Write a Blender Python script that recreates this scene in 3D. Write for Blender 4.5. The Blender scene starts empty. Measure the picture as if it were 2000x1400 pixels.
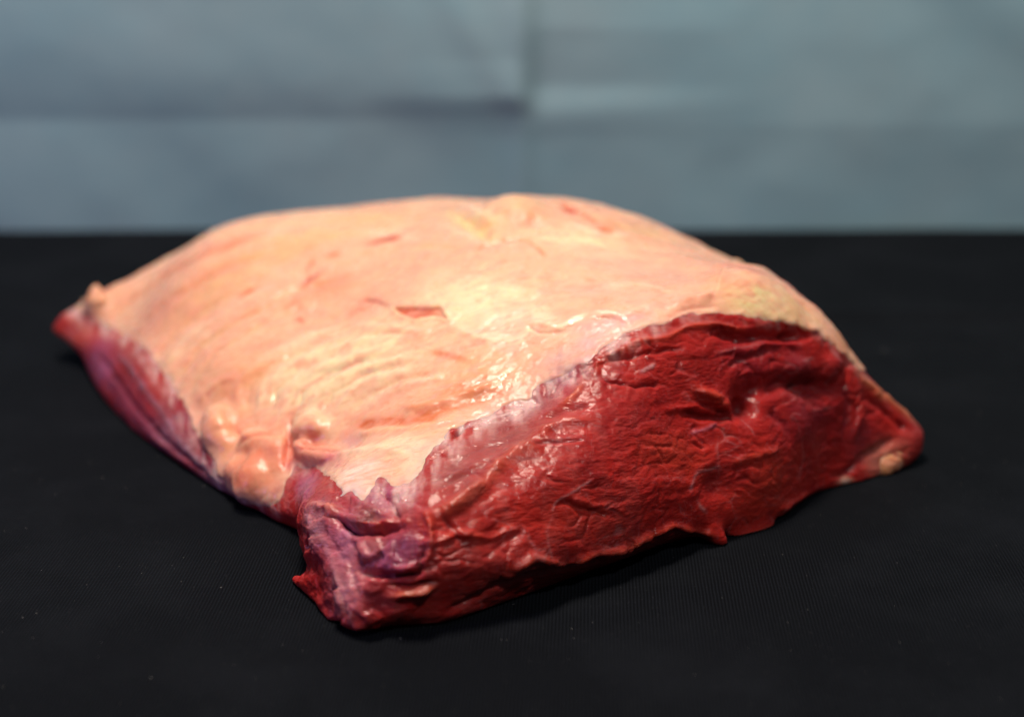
import bpy, bmesh, math, random
import numpy as np

sc = bpy.context.scene
# ------------------------------------------------------------------ camera, world, lamps, exposure
cam_d = bpy.data.cameras.new('camera'); cam = bpy.data.objects.new('camera', cam_d); sc.collection.objects.link(cam)
cam_d.lens = 50; cam_d.sensor_width = 36; cam_d.clip_start = 0.01; cam_d.clip_end = 20
cam.location = (0, 0, 0.2); cam.rotation_euler = (math.radians(70), 0, 0)
cam_d.dof.use_dof = True; cam_d.dof.focus_distance = 0.412; cam_d.dof.aperture_fstop = 4.8
sc.camera = cam

world = bpy.data.worlds.new('World'); sc.world = world; world.use_nodes = True
world.node_tree.nodes['Background'].inputs[0].default_value = (0.75, 0.85, 1.0, 1)
world.node_tree.nodes['Background'].inputs[1].default_value = 0.03

def area(name, loc, target, size, energy, col):
    d = bpy.data.lights.new(name, 'AREA'); d.shape = 'RECTANGLE'; d.size, d.size_y = size; d.energy = energy; d.color = col
    o = bpy.data.objects.new(name, d); sc.collection.objects.link(o); o.location = loc
    v = np.array(target)-np.array(loc)
    import mathutils
    o.rotation_euler = mathutils.Vector(v).to_track_quat('-Z', 'Y').to_euler()
    return o
area('key_lamp', (-0.10, 0.50, 0.95), (0.0, 0.46, 0.03), (0.30, 0.20), 10.7, (1.0, 0.86, 0.71))
area('violet_lamp', (-0.70, 0.10, 0.22), (-0.08, 0.40, 0.02), (0.05, 0.05), 0.75, (0.55, 0.40, 1.0))
area('glint_fill', (0.24, -0.12, 0.88), (0.0, 0.50, 0.05), (0.045, 0.045), 2.6, (1.0, 0.95, 0.90))  # added small lamp with no known source, for glints on the cut face

sc.view_settings.view_transform = 'Standard'; sc.view_settings.look = 'None'; sc.view_settings.gamma = 1
sc.view_settings.use_curve_mapping = False; sc.view_settings.exposure = 0.0
sc.render.engine = 'CYCLES'; sc.cycles.use_denoising = True

# ------------------------------------------------------------------ numeric helpers
def sst(a, b, x):
    t = np.clip((x-a)/(b-a), 0, 1); return t*t*(3-2*t)
def _hash(ix, iy, iz, seed):
    h = (ix.astype(np.int64)*374761393 + iy.astype(np.int64)*668265263 + iz.astype(np.int64)*2147483647 + seed*974634777) & 0xFFFFFFFF
    h = ((h ^ (h >> 13))*1274126177) & 0xFFFFFFFF
    h = ((h ^ (h >> 16))*2246822519) & 0xFFFFFFFF
    return ((h ^ (h >> 15)) & 0xFFFFFF)/float(0xFFFFFF)
def vnoise(p, seed=0):
    i = np.floor(p).astype(np.int64); f = p-i; u = f*f*f*(f*(f*6-15)+10); r = 0
    for dx in (0, 1):
        wx = u[:, 0] if dx else 1-u[:, 0]
        for dy in (0, 1):
            wy = u[:, 1] if dy else 1-u[:, 1]
            for dz in (0, 1):
                wz = u[:, 2] if dz else 1-u[:, 2]
                r = r + wx*wy*wz*_hash(i[:, 0]+dx, i[:, 1]+dy, i[:, 2]+dz, seed)
    return r*2-1
ROT = np.array([[.36, .48, -.8], [-.8, .6, 0], [.48, .64, .6]])
def fbm(p, oct=4, seed=0, gain=.5):
    r = 0; a = 1; t = 0
    for k in range(oct):
        r = r + a*vnoise(p, seed+k); t += a; a *= gain; p = (p @ ROT)*2.03 + 7.1
    return r/t
def cells(p, seed=0):
    """jittered cells: nearest and second nearest distance, random value of the nearest cell"""
    i = np.floor(p).astype(np.int64); n = len(p); d1 = np.full(n, 9.); d2 = np.full(n, 9.); val = np.zeros(n); off = np.zeros((n, 3))
    for dx in (-1, 0, 1):
        for dy in (-1, 0, 1):
            for dz in (-1, 0, 1):
                c = i + np.array([dx, dy, dz]); a, b, e = c[:, 0], c[:, 1], c[:, 2]
                h1 = _hash(a, b, e, seed)
                q = c + np.stack([h1, _hash(a, b, e, seed+1), _hash(a, b, e, seed+2)], 1)
                d = np.sqrt(((p-q)**2).sum(1)); nr = d < d1
                d2 = np.where(nr, d1, np.minimum(d2, d)); d1 = np.where(nr, d, d1); val = np.where(nr, h1, val); off[nr] = (p-q)[nr]
    return d1, d2, val, off

CH_A = math.radians(24.0)          # the study chart: an oblique parallel view of the joint, object space
CH_S, CH_C = math.sin(CH_A), math.cos(CH_A)
VOX = 0.52

def spline_closed(pts, n_per):
    """periodic centripetal-ish cubic through pts (K,...) -> (K*n_per,...)"""
    K = len(pts); out = []
    for i in range(K):
        p0, p1, p2, p3 = pts[(i-1) % K], pts[i], pts[(i+1) % K], pts[(i+2) % K]
        d1 = max(np.linalg.norm((p2-p1)[-1]), 1e-3)
        d0 = max(np.linalg.norm((p1-p0)[-1]), 1e-3); d2 = max(np.linalg.norm((p3-p2)[-1]), 1e-3)
        m1 = ((p1-p0)/d0*d1 + (p2-p1)) * 0.5 * min(1, d0/d1*1.3 if d0 < d1 else 1)
        m2 = ((p2-p1) + (p3-p2)/d2*d1) * 0.5 * min(1, d2/d1*1.3 if d2 < d1 else 1)
        for k in range(n_per):
            t = k/n_per; t2 = t*t; t3 = t2*t
            out.append((2*t3-3*t2+1)*p1 + (t3-2*t2+t)*m1 + (-2*t3+3*t2)*p2 + (t3-t2)*m2)
    return np.array(out)

def rbf_fit(P, z, lam=2.0):
    d = np.sqrt(((P[:, None]-P[None])**2).sum(-1)) + 1e-9
    K = d*d*np.log(d/100)
    n = len(P); A = np.zeros((n+3, n+3)); A[:n, :n] = K + lam*np.eye(n)*50
    A[:n, n] = 1; A[:n, n+1:] = P/100; A[n, :n] = 1; A[n+1:, :n] = P.T/100
    b = np.zeros(n+3); b[:n] = z
    w = np.linalg.solve(A, b)
    def f(Q):
        dq = np.sqrt(((Q[:, None]-P[None])**2).sum(-1)) + 1e-9
        return (dq*dq*np.log(dq/100)) @ w[:n] + w[n] + (Q/100) @ w[n+1:]
    return f

def mesh_from(name, V, Fc):
    me = bpy.data.meshes.new(name); me.from_pydata([tuple(v) for v in V], [], Fc); me.update(); return me

def remesh(me_list, vox):
    """closed shells (mm) -> one voxel-remeshed surface: vertices, quads"""
    bm = bmesh.new()
    for m in me_list: bm.from_mesh(m)
    me = bpy.data.meshes.new('tmp'); bm.to_mesh(me); bm.free()
    ob = bpy.data.objects.new('tmp', me); bpy.context.scene.collection.objects.link(ob)
    md = ob.modifiers.new('r', 'REMESH'); md.mode = 'VOXEL'; md.voxel_size = vox; md.adaptivity = 0
    ev = ob.evaluated_get(bpy.context.evaluated_depsgraph_get()); m2 = ev.to_mesh()
    n = len(m2.vertices); V = np.empty(n*3, np.float32); m2.vertices.foreach_get('co', V); V = V.reshape(-1, 3).astype(np.float64)
    q = len(m2.polygons); lt = np.empty(q, np.int32); m2.polygons.foreach_get('loop_total', lt)
    li = np.empty(len(m2.loops), np.int32); m2.loops.foreach_get('vertex_index', li)
    assert (lt == 4).all()
    Q = li.reshape(-1, 4).copy()
    ev.to_mesh_clear(); bpy.data.objects.remove(ob); bpy.data.meshes.remove(me)
    for m in me_list: bpy.data.meshes.remove(m)
    return V, Q

def smooth(V, Q, it, f=0.5, w=None):
    a = np.concatenate([Q[:, 0], Q[:, 1], Q[:, 2], Q[:, 3]]); b = np.concatenate([Q[:, 1], Q[:, 2], Q[:, 3], Q[:, 0]])
    n = len(V); cnt = np.bincount(a, minlength=n) + np.bincount(b, minlength=n)
    cnt = np.maximum(cnt, 1)
    for _ in range(it):
        S = np.stack([np.bincount(a, V[b, k], n) + np.bincount(b, V[a, k], n) for k in range(V.shape[1])], 1)/cnt[:, None]
        V = V + (S-V)*(f if w is None else (f*w)[:, None])
    return V

def normals(V, Q):
    d1 = V[Q[:, 2]]-V[Q[:, 0]]; d2 = V[Q[:, 3]]-V[Q[:, 1]]; fn = np.cross(d1, d2); n = len(V)
    N = np.zeros((n, 3))
    for c in range(4):
        for k in range(3): N[:, k] += np.bincount(Q[:, c], fn[:, k], n)
    return N/np.maximum(np.linalg.norm(N, axis=1), 1e-9)[:, None]

def joint_base(vox=None):
    ctrl = np.array(STATIONS, float)                       # K x 6 x 3
    R = spline_closed(ctrl, 10)                            # columns x 6 x 3
    # vertical refinement of the side profile (Catmull-Rom)
    cols = []
    Rp = np.concatenate([R[:, :1], R, R[:, -1:]], 1)
    for i in range(5):
        p0, p1, p2, p3 = Rp[:, i], Rp[:, i+1], Rp[:, i+2], Rp[:, i+3]
        for k in range(5):
            t = k/5
            cols.append(0.5*((2*p1)+(p2-p0)*t+(2*p0-5*p1+4*p2-p3)*t*t+(-p0+3*p1-3*p2+p3)*t**3))
    cols.append(R[:, -1])
    side = np.stack(cols, 1)                               # columns x 26 x 3
    top = R[:, -1]; cen = np.array([-10.0, 490.0])
    allP = np.concatenate([ctrl[:, 5, :2], ctrl[:, 4, :2][::2], np.array(TOPS)[:, :2]])
    allZ = np.concatenate([ctrl[:, 5, 2], ctrl[:, 4, 2][::2], np.array(TOPS)[:, 2]])
    f = rbf_fit(allP, allZ, 0.6)
    z_e = f(top[:, :2]); rings = []
    NT = 40
    for k in range(1, NT):
        s = 1-k/NT; xy = cen + (top[:, :2]-cen)*s
        z = f(xy) + (top[:, 2]-z_e)*max(0, 1-(k/NT)*5)**2
        rings.append(np.concatenate([xy, z[:, None]], 1))
    grid = np.concatenate([side, np.stack(rings, 1)], 1)   # columns x rows x 3
    nc, nr = grid.shape[:2]
    bot = side[:, 0]
    V = list(grid.reshape(-1, 3)); Fc = []
    for i in range(nc):
        j = (i+1) % nc
        for r in range(nr-1): Fc.append((i*nr+r, j*nr+r, j*nr+r+1, i*nr+r+1))
    ct = len(V); V.append(np.array([cen[0], cen[1], float(f(cen[None])[0])])); cb = len(V); V.append(np.array([cen[0], cen[1], 0.0]))
    for i in range(nc):
        j = (i+1) % nc
        Fc.append((i*nr+nr-1, j*nr+nr-1, ct)); Fc.append((j*nr, i*nr, cb))
    return mesh_from('joint', V, Fc)


# ------------------------------------------------------------------ study data (millimetres, object space)
STATIONS = [
 [(-41.5, 336.0, 0.0), (-43.9, 333.5, 2.0), (-42.4, 335, 10.4), (-40.8, 342, 16.7), (-42.0, 350, 23.4), (-40.1, 361, 28.2)],
 [(-31.2, 337.6, 0.0), (-32.1, 333.5, 6.6), (-31.7, 337, 16.3), (-31.6, 342, 22.8), (-31.8, 350, 28.1), (-30.4, 366, 30.6)],
 [(-19.5, 338.7, 0.0), (-20.5, 336, 14.5), (-21.0, 338, 20.3), (-21.7, 342, 25.9), (-20.9, 352, 33.3), (-18.7, 373, 36.2)],
 [(0.0, 351.4, 0.0), (0.0, 344, 14.3), (0.0, 349, 22.3), (0.0, 356, 31.4), (1.5, 373, 37.8), (4.6, 393, 40.7)],
 [(27.0, 371.2, 0.0), (28.5, 363, 9.0), (29.2, 368, 24.1), (26.5, 376, 38.1), (24.0, 388, 47.6), (21.4, 399, 52.8)],
 [(53.1, 388.8, 0.0), (51.9, 381, 8.1), (53.6, 388, 22.9), (54.3, 400, 37.9), (54.7, 408, 51.5), (55.5, 418, 61.4)],
 [(77.9, 397.1, 0.0), (81.1, 399, 4.0), (81.0, 405, 22.2), (80.0, 414, 37.4), (78.9, 421, 48.5), (77.9, 428, 58.0)],
 [(100.3, 421.4, 0.0), (102.2, 424, 4.7), (103.7, 428, 17.5), (103.9, 432, 30.3), (103.2, 436, 39.5), (100.4, 440, 49.6)],
 [(119.6, 432.1, 0.0), (120.7, 435, 4.3), (121.7, 438, 11.4), (121.9, 441, 17.6), (120.6, 444, 24.7), (118.6, 448, 31.1)],
 [(138.6, 448.4, 0.0), (140.1, 448, 3.3), (140.9, 449, 6.3), (141.2, 450, 8.1), (141.1, 452, 9.2), (139.2, 455, 10.4)],
 [(132, 478, 0), (133, 477, 4), (132, 475, 10), (129, 473, 15), (125, 471, 20), (117, 468, 26)],
 [(112, 522, 0), (113, 520, 8), (112, 517, 20), (109, 513, 31), (104, 509, 36), (96, 503, 46)],
 [(80, 570, 0), (81, 568, 10), (80, 565, 22), (77, 560, 35), (72, 555, 42), (64, 548, 52)],
 [(35, 605, 0), (35, 603, 10), (35, 600, 24), (33, 596, 38), (30, 591, 46), (24, 582, 54)],
 [(-20, 618, 0), (-20, 616, 10), (-21, 613, 23), (-22, 609, 36), (-23, 604, 44), (-25, 595, 54)],
 [(-75, 612, 0), (-75, 610, 9), (-75, 607, 20), (-75, 603, 30), (-74, 599, 42), (-73, 591, 52)],
 [(-128, 595, 0), (-128, 594, 7), (-128, 592, 15), (-127, 590, 25), (-125, 586, 34), (-121, 579, 45.5)],
 [(-164, 574, 0), (-165, 574, 4), (-165, 573, 10), (-163, 571, 15), (-162, 569, 22), (-157, 563, 31)],
 [(-163, 560, 0), (-176, 557, 7), (-187, 553, 11), (-188, 551, 14), (-184, 552, 18), (-175, 552, 22)],
 [(-163.3, 523.0, 0.0), (-169.9, 532, 3.1), (-170.9, 535, 7.5), (-169.6, 537, 11.5), (-165.1, 539, 15.2), (-157.3, 536, 17.9)],
 [(-139.7, 477.6, 0.0), (-140.6, 480, 4.5), (-139.8, 483, 9.3), (-139.3, 487, 13.8), (-137.7, 490, 18.7), (-134.6, 496, 23.1)],
 [(-118.5, 450.2, 0.0), (-120.0, 452, 3.8), (-120.5, 455, 7.0), (-120.2, 458, 10.5), (-118.7, 461, 14.1), (-116.0, 466, 17.9)],
 [(-93.3, 419.9, 0.0), (-95.0, 421, 3.3), (-96.1, 423, 5.1), (-96.5, 425, 7.5), (-96.2, 428, 10.2), (-94.9, 433, 12.6)],
 [(-76.9, 402.7, 0.0), (-79.8, 405, 2.8), (-80.7, 406, 5.0), (-80.9, 408, 7.6), (-80.4, 411, 10.7), (-78.6, 416, 13.8)],
 [(-64.0, 391.2, 0.0), (-64.5, 389, 5.8), (-65.5, 391, 7.6), (-65.3, 393, 10.4), (-64.4, 396, 13.3), (-62.5, 401, 16.1)],
 [(-60.1, 373.7, 0.0), (-60.9, 371, 6.5), (-62.2, 373, 11.0), (-62.6, 375, 14.9), (-61.0, 379, 18.0), (-58.8, 386, 19.7)],
 [(-51.0, 346.4, 0.0), (-53.8, 350, 6.0), (-55.4, 354, 12.6), (-56.5, 360, 18.3), (-54.4, 364, 22.8), (-51.3, 370, 25.5)]]
TOPS = [(0, 518, 73.5), (0, 470, 68), (10, 430, 60), (40, 480, 67), (62, 450, 64.5), (-41, 452, 51), (-41, 492, 59.6), (-40, 530, 63), (-90, 500, 48), (-90, 545, 57), (-128, 525, 42), (-65, 430, 30), (34, 540, 67), (-18.4, 408, 44.5), (82, 478, 58.5), (-20, 560, 62), (-140, 550, 38), (-102, 465, 29.4), (-62, 468, 41.6), (-70, 580, 56), (94, 456, 58), (84, 476, 62.5), (77.6, 440, 68.3), (70.4, 442, 68.7), (91.3, 444, 58.9), (107, 452, 48)]
FAT_POLY = [(-195.6, 243.8), (-183.9, 247.2), (-177.1, 242.4), (-168.1, 237.5), (-155.6, 233.1), (-134.0, 221.2), (-121.4, 208.9), (-112.9, 198.5), (-104.2, 187.2), (-96.1, 177.6), (-90.5, 171.5), (-84.0, 167.9), (-76.9, 167.1), (-71.8, 169.9), (-70.1, 174.6), (-68.2, 179.4), (-63.7, 178.9), (-57.8, 177.9), (-51.0, 175.2), (-48.2, 172.9), (-50.8, 169.6), (-44.6, 172.1), (-41.5, 169.1), (-39.0, 173.0), (-37.5, 176.8), (-34.5, 174.7), (-31.7, 173.6), (-28.6, 175.0), (-25.0, 178.3), (-22.5, 183.0), (-19.8, 186.6), (-17.4, 190.1), (-12.8, 192.7), (-6.8, 195.2), (-2.3, 197.1), (1.5, 198.3), (4.6, 199.9), (8.0, 203.3), (13.1, 206.7), (18.4, 209.0), (20.7, 210.2), (24.3, 213.0), (27.8, 215.7), (31.8, 218.4), (36.6, 220.4), (40.9, 221.1), (45.5, 222.5), (50.5, 224.9), (55.9, 226.6), (63.9, 227.1), (70.8, 226.7), (79.6, 226.2), (88.8, 225.6), (98.4, 223.7), (103.2, 220.6), (108.2, 216.5), (113.4, 213.7), (117.7, 210.9), (124.9, 210.3), (131.4, 216.2), (118.7, 246.0), (77.2, 281.8), (0.0, 300.7), (-124.7, 299.7), (-193.8, 267.9)]
CUT_POLY = [(-40.0, 233.0), (-36.9, 233.0), (-31.9, 232.4), (-27.0, 231.9), (-23.2, 232.2), (-22.0, 229.7), (-20.1, 226.0), (-22.6, 228.0), (-25.9, 228.6), (-28.4, 228.2), (-31.5, 227.8), (-34.6, 228.7), (-37.5, 230.3)]
# kind (stroke or patch), tissue, place, width, relief, colour, strength; dark tints in lean gouges and hollows paint in shade
FEATURES = [
 ('s', 'L', [(-172.5, 226.6), (-157.6, 215.0), (-139.8, 202.1), (-120.7, 188.8), (-97.2, 175.1), (-81.3, 165.6)], 6.21, 0, (0.2, 0.025, 0.07), 0.9),
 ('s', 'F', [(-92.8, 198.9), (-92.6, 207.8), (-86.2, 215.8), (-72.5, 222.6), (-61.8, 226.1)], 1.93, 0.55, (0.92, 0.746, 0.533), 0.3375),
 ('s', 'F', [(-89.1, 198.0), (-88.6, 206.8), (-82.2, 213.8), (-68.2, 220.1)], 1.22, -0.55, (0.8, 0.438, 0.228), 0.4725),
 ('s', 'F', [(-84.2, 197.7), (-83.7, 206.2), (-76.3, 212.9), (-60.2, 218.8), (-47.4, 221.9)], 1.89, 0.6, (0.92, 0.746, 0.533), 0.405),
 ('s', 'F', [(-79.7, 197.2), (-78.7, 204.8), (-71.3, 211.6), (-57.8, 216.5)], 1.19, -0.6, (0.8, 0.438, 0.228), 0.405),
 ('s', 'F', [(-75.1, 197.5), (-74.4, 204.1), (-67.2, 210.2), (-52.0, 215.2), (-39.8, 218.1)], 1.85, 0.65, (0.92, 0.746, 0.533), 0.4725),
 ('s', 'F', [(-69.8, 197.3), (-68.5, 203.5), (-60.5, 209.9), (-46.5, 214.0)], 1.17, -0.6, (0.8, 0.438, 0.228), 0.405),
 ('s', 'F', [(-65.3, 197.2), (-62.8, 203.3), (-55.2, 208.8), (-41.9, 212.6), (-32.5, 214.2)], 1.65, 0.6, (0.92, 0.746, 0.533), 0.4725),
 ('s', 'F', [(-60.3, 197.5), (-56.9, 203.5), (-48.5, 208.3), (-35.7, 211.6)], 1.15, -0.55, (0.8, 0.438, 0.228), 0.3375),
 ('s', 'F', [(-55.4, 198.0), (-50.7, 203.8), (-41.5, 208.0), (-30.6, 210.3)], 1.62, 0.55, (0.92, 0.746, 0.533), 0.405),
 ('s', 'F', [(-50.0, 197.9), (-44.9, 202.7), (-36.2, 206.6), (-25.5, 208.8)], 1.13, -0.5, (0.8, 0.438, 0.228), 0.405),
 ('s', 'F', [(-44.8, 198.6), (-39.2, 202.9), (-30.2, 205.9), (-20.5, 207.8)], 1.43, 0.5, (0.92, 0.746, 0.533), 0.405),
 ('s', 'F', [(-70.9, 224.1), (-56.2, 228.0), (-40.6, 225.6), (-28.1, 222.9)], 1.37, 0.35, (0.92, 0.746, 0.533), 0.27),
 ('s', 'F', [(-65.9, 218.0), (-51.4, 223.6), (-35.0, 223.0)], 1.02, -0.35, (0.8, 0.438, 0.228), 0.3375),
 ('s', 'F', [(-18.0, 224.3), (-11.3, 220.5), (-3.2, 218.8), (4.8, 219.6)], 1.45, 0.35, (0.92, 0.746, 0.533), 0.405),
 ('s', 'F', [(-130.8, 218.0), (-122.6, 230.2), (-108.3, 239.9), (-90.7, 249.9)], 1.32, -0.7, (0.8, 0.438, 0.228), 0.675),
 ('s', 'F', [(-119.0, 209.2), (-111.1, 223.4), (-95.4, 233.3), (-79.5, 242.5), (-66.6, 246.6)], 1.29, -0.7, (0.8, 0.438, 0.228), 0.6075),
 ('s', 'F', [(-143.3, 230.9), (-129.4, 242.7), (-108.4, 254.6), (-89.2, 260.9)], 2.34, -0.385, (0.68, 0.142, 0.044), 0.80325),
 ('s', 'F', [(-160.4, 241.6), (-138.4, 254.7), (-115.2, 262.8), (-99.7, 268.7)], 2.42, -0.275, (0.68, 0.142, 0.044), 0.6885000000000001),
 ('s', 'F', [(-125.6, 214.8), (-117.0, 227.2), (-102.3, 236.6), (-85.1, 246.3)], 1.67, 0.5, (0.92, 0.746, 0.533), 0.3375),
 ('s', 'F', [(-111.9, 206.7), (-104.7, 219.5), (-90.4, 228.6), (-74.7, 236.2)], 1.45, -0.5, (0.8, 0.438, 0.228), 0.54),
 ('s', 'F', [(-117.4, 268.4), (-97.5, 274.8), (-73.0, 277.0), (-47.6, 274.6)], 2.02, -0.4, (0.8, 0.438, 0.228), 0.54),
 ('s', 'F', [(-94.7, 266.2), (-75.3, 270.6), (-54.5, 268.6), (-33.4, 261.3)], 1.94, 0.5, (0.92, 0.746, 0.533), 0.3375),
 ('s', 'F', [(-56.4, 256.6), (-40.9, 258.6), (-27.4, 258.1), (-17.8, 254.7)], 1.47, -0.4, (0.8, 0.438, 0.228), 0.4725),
 ('s', 'F', [(-53.3, 262.2), (-47.2, 263.6), (-40.4, 263.8)], 1.14, -0.33, (0.52, 0.033, 0.011), 1),
 ('s', 'F', [(-68.3, 256.9), (-64.1, 258.1)], 1.42, -0.275, (0.68, 0.142, 0.044), 1),
 ('s', 'F', [(-78.0, 259.8), (-75.8, 262.7)], 1.74, -0.275, (0.68, 0.142, 0.044), 1),
 ('s', 'F', [(-76.1, 245.3), (-73.6, 247.6), (-69.4, 249.8)], 1.4, -0.49500000000000005, (0.52, 0.033, 0.011), 1),
 ('s', 'F', [(-75.1, 250.9), (-74.4, 253.6), (-73.6, 255.8)], 1.42, -0.275, (0.68, 0.142, 0.044), 1),
 ('s', 'F', [(-99.1, 241.4), (-93.6, 244.2)], 1.68, -0.165, (0.68, 0.142, 0.044), 1),
 ('s', 'F', [(-52.5, 236.6), (-50.7, 237.6), (-46.7, 236.7), (-42.1, 234.5)], 1.06, -0.385, (0.52, 0.033, 0.011), 1),
 ('s', 'F', [(-49.5, 234.6), (-53.3, 233.8), (-56.8, 231.3)], 1.06, -0.11000000000000001, (0.68, 0.142, 0.044), 1),
 ('s', 'F', [(-76.4, 230.6), (-75.0, 231.1), (-73.3, 229.9)], 0.95, -0.22000000000000003, (0.52, 0.033, 0.011), 1),
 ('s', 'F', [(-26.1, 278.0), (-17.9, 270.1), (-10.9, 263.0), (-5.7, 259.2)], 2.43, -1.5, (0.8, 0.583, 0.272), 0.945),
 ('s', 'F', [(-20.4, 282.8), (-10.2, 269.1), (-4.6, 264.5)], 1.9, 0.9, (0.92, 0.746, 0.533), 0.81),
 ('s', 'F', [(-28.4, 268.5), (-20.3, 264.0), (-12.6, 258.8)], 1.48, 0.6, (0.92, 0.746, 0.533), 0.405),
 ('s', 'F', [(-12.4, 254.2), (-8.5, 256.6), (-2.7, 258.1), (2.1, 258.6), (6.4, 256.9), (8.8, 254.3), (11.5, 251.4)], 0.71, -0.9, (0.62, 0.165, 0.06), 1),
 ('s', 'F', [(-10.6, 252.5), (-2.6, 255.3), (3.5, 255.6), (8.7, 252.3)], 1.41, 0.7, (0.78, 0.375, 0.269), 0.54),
 ('s', 'F', [(20.5, 275.9), (21.8, 273.5), (22.7, 271.3)], 1.97, -0.7150000000000001, (0.52, 0.033, 0.011), 1),
 ('s', 'F', [(16.4, 279.1), (20.7, 274.0), (26.0, 269.9), (31.4, 267.1)], 1.13, -0.385, (0.68, 0.142, 0.044), 1),
 ('s', 'F', [(34.2, 268.5), (37.2, 267.5), (39.5, 265.0), (42.7, 263.8)], 1.11, -0.49500000000000005, (0.52, 0.033, 0.011), 1),
 ('s', 'F', [(-3.8, 248.5), (-2.8, 248.9)], 1.17, -0.33, (0.52, 0.033, 0.011), 1),
 ('s', 'F', [(20.0, 265.3), (29.0, 262.0), (42.0, 261.9)], 2.18, 0.5, (0.92, 0.746, 0.533), 0.54),
 ('s', 'F', [(-99.4, 257.2), (-95.9, 258.9)], 1.45, -0.22000000000000003, (0.68, 0.142, 0.044), 1),
 ('s', 'F', [(-104.9, 250.3), (-101.7, 252.8)], 1.44, -0.22000000000000003, (0.68, 0.142, 0.044), 1),
 ('s', 'F', [(-80.4, 236.3), (-77.3, 238.3)], 1.37, -0.165, (0.68, 0.142, 0.044), 1),
 ('s', 'F', [(10.1, 241.3), (12.1, 240.7)], 1.51, -0.11000000000000001, (0.68, 0.142, 0.044), 1),
 ('s', 'F', [(24.7, 240.3), (26.6, 239.4)], 1.0, -0.11000000000000001, (0.68, 0.142, 0.044), 1),
 ('s', 'F', [(3.0, 239.3), (5.7, 238.5)], 1.26, -0.11000000000000001, (0.68, 0.142, 0.044), 1),
 ('s', 'F', [(-111.5, 229.8), (-109.9, 230.3)], 0.97, -0.165, (0.68, 0.142, 0.044), 1),
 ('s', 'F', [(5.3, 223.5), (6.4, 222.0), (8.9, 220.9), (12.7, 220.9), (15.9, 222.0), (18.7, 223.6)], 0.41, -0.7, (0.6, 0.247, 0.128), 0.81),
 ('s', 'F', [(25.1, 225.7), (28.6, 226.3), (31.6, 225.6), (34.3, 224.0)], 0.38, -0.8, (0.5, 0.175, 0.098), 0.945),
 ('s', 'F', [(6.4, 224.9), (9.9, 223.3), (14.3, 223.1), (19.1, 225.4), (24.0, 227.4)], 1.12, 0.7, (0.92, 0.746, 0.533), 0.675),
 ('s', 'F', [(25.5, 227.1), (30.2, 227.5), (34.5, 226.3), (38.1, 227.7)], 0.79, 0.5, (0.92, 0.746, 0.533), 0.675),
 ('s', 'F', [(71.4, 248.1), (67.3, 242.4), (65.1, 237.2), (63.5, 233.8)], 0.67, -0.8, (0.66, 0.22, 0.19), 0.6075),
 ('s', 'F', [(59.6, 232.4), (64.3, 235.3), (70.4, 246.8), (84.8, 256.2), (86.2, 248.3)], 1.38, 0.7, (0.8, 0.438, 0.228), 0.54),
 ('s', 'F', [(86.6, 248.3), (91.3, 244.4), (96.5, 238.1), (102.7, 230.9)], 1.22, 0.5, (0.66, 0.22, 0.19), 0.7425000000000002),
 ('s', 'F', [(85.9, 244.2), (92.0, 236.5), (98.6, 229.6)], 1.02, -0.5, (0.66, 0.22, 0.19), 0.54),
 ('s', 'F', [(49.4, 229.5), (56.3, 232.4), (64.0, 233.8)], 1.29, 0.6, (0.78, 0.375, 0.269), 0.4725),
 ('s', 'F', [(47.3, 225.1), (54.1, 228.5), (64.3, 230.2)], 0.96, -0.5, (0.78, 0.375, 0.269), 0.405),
 ('s', 'F', [(29.7, 237.7), (39.6, 238.6), (50.3, 235.2)], 1.31, 0.4, (0.92, 0.746, 0.533), 0.405),
 ('s', 'F', [(44.5, 254.4), (56.6, 251.3), (67.3, 247.1)], 1.41, -0.3, (0.78, 0.375, 0.269), 0.54),
 ('s', 'F', [(-49.4, 192.6), (-40.8, 194.0), (-30.8, 194.1), (-21.5, 195.9)], 2.11, -0.44000000000000006, (0.68, 0.142, 0.044), 1),
 ('s', 'F', [(-47.2, 190.0), (-37.0, 190.7), (-25.8, 191.5), (-16.7, 194.6)], 1.23, 0.7, (0.8, 0.438, 0.228), 0.405),
 ('s', 'F', [(-34.5, 198.1), (-23.2, 198.8), (-12.4, 202.2), (-4.7, 204.8)], 1.4, 0.7, (0.78, 0.311, 0.154), 0.7425000000000002),
 ('s', 'F', [(-31.0, 195.7), (-20.0, 197.2), (-9.3, 200.0), (-1.5, 203.1)], 1.62, -0.385, (0.68, 0.142, 0.044), 1),
 ('s', 'F', [(-21.8, 202.0), (-14.1, 204.9), (-6.3, 207.6)], 1.41, 0.6, (0.78, 0.332, 0.173), 0.675),
 ('s', 'F', [(-25.9, 215.7), (-17.6, 213.7), (-11.1, 211.0)], 1.44, -0.165, (0.68, 0.142, 0.044), 1),
 ('s', 'F', [(-71.8, 198.4), (-70.9, 201.9), (-71.1, 205.4)], 0.88, -0.33, (0.68, 0.142, 0.044), 1),
 ('s', 'F', [(-71.2, 181.0), (-70.9, 186.7), (-72.3, 191.6), (-71.1, 195.8)], 1.48, -2.0, (0.55, 0.062, 0.039), 1),
 ('s', 'F', [(-69.0, 185.0), (-64.8, 186.6), (-57.3, 185.3), (-53.3, 183.4)], 1.28, -1.0, (0.62, 0.146, 0.109), 1),
 ('s', 'F', [(-56.7, 181.8), (-48.1, 184.9), (-39.3, 184.9), (-29.6, 183.3)], 1.22, 0.6, (0.92, 0.746, 0.533), 0.675),
 ('s', 'F', [(-49.7, 178.8), (-41.8, 181.1), (-33.9, 181.1)], 1.19, -0.5, (0.7, 0.483, 0.483), 0.54),
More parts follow.
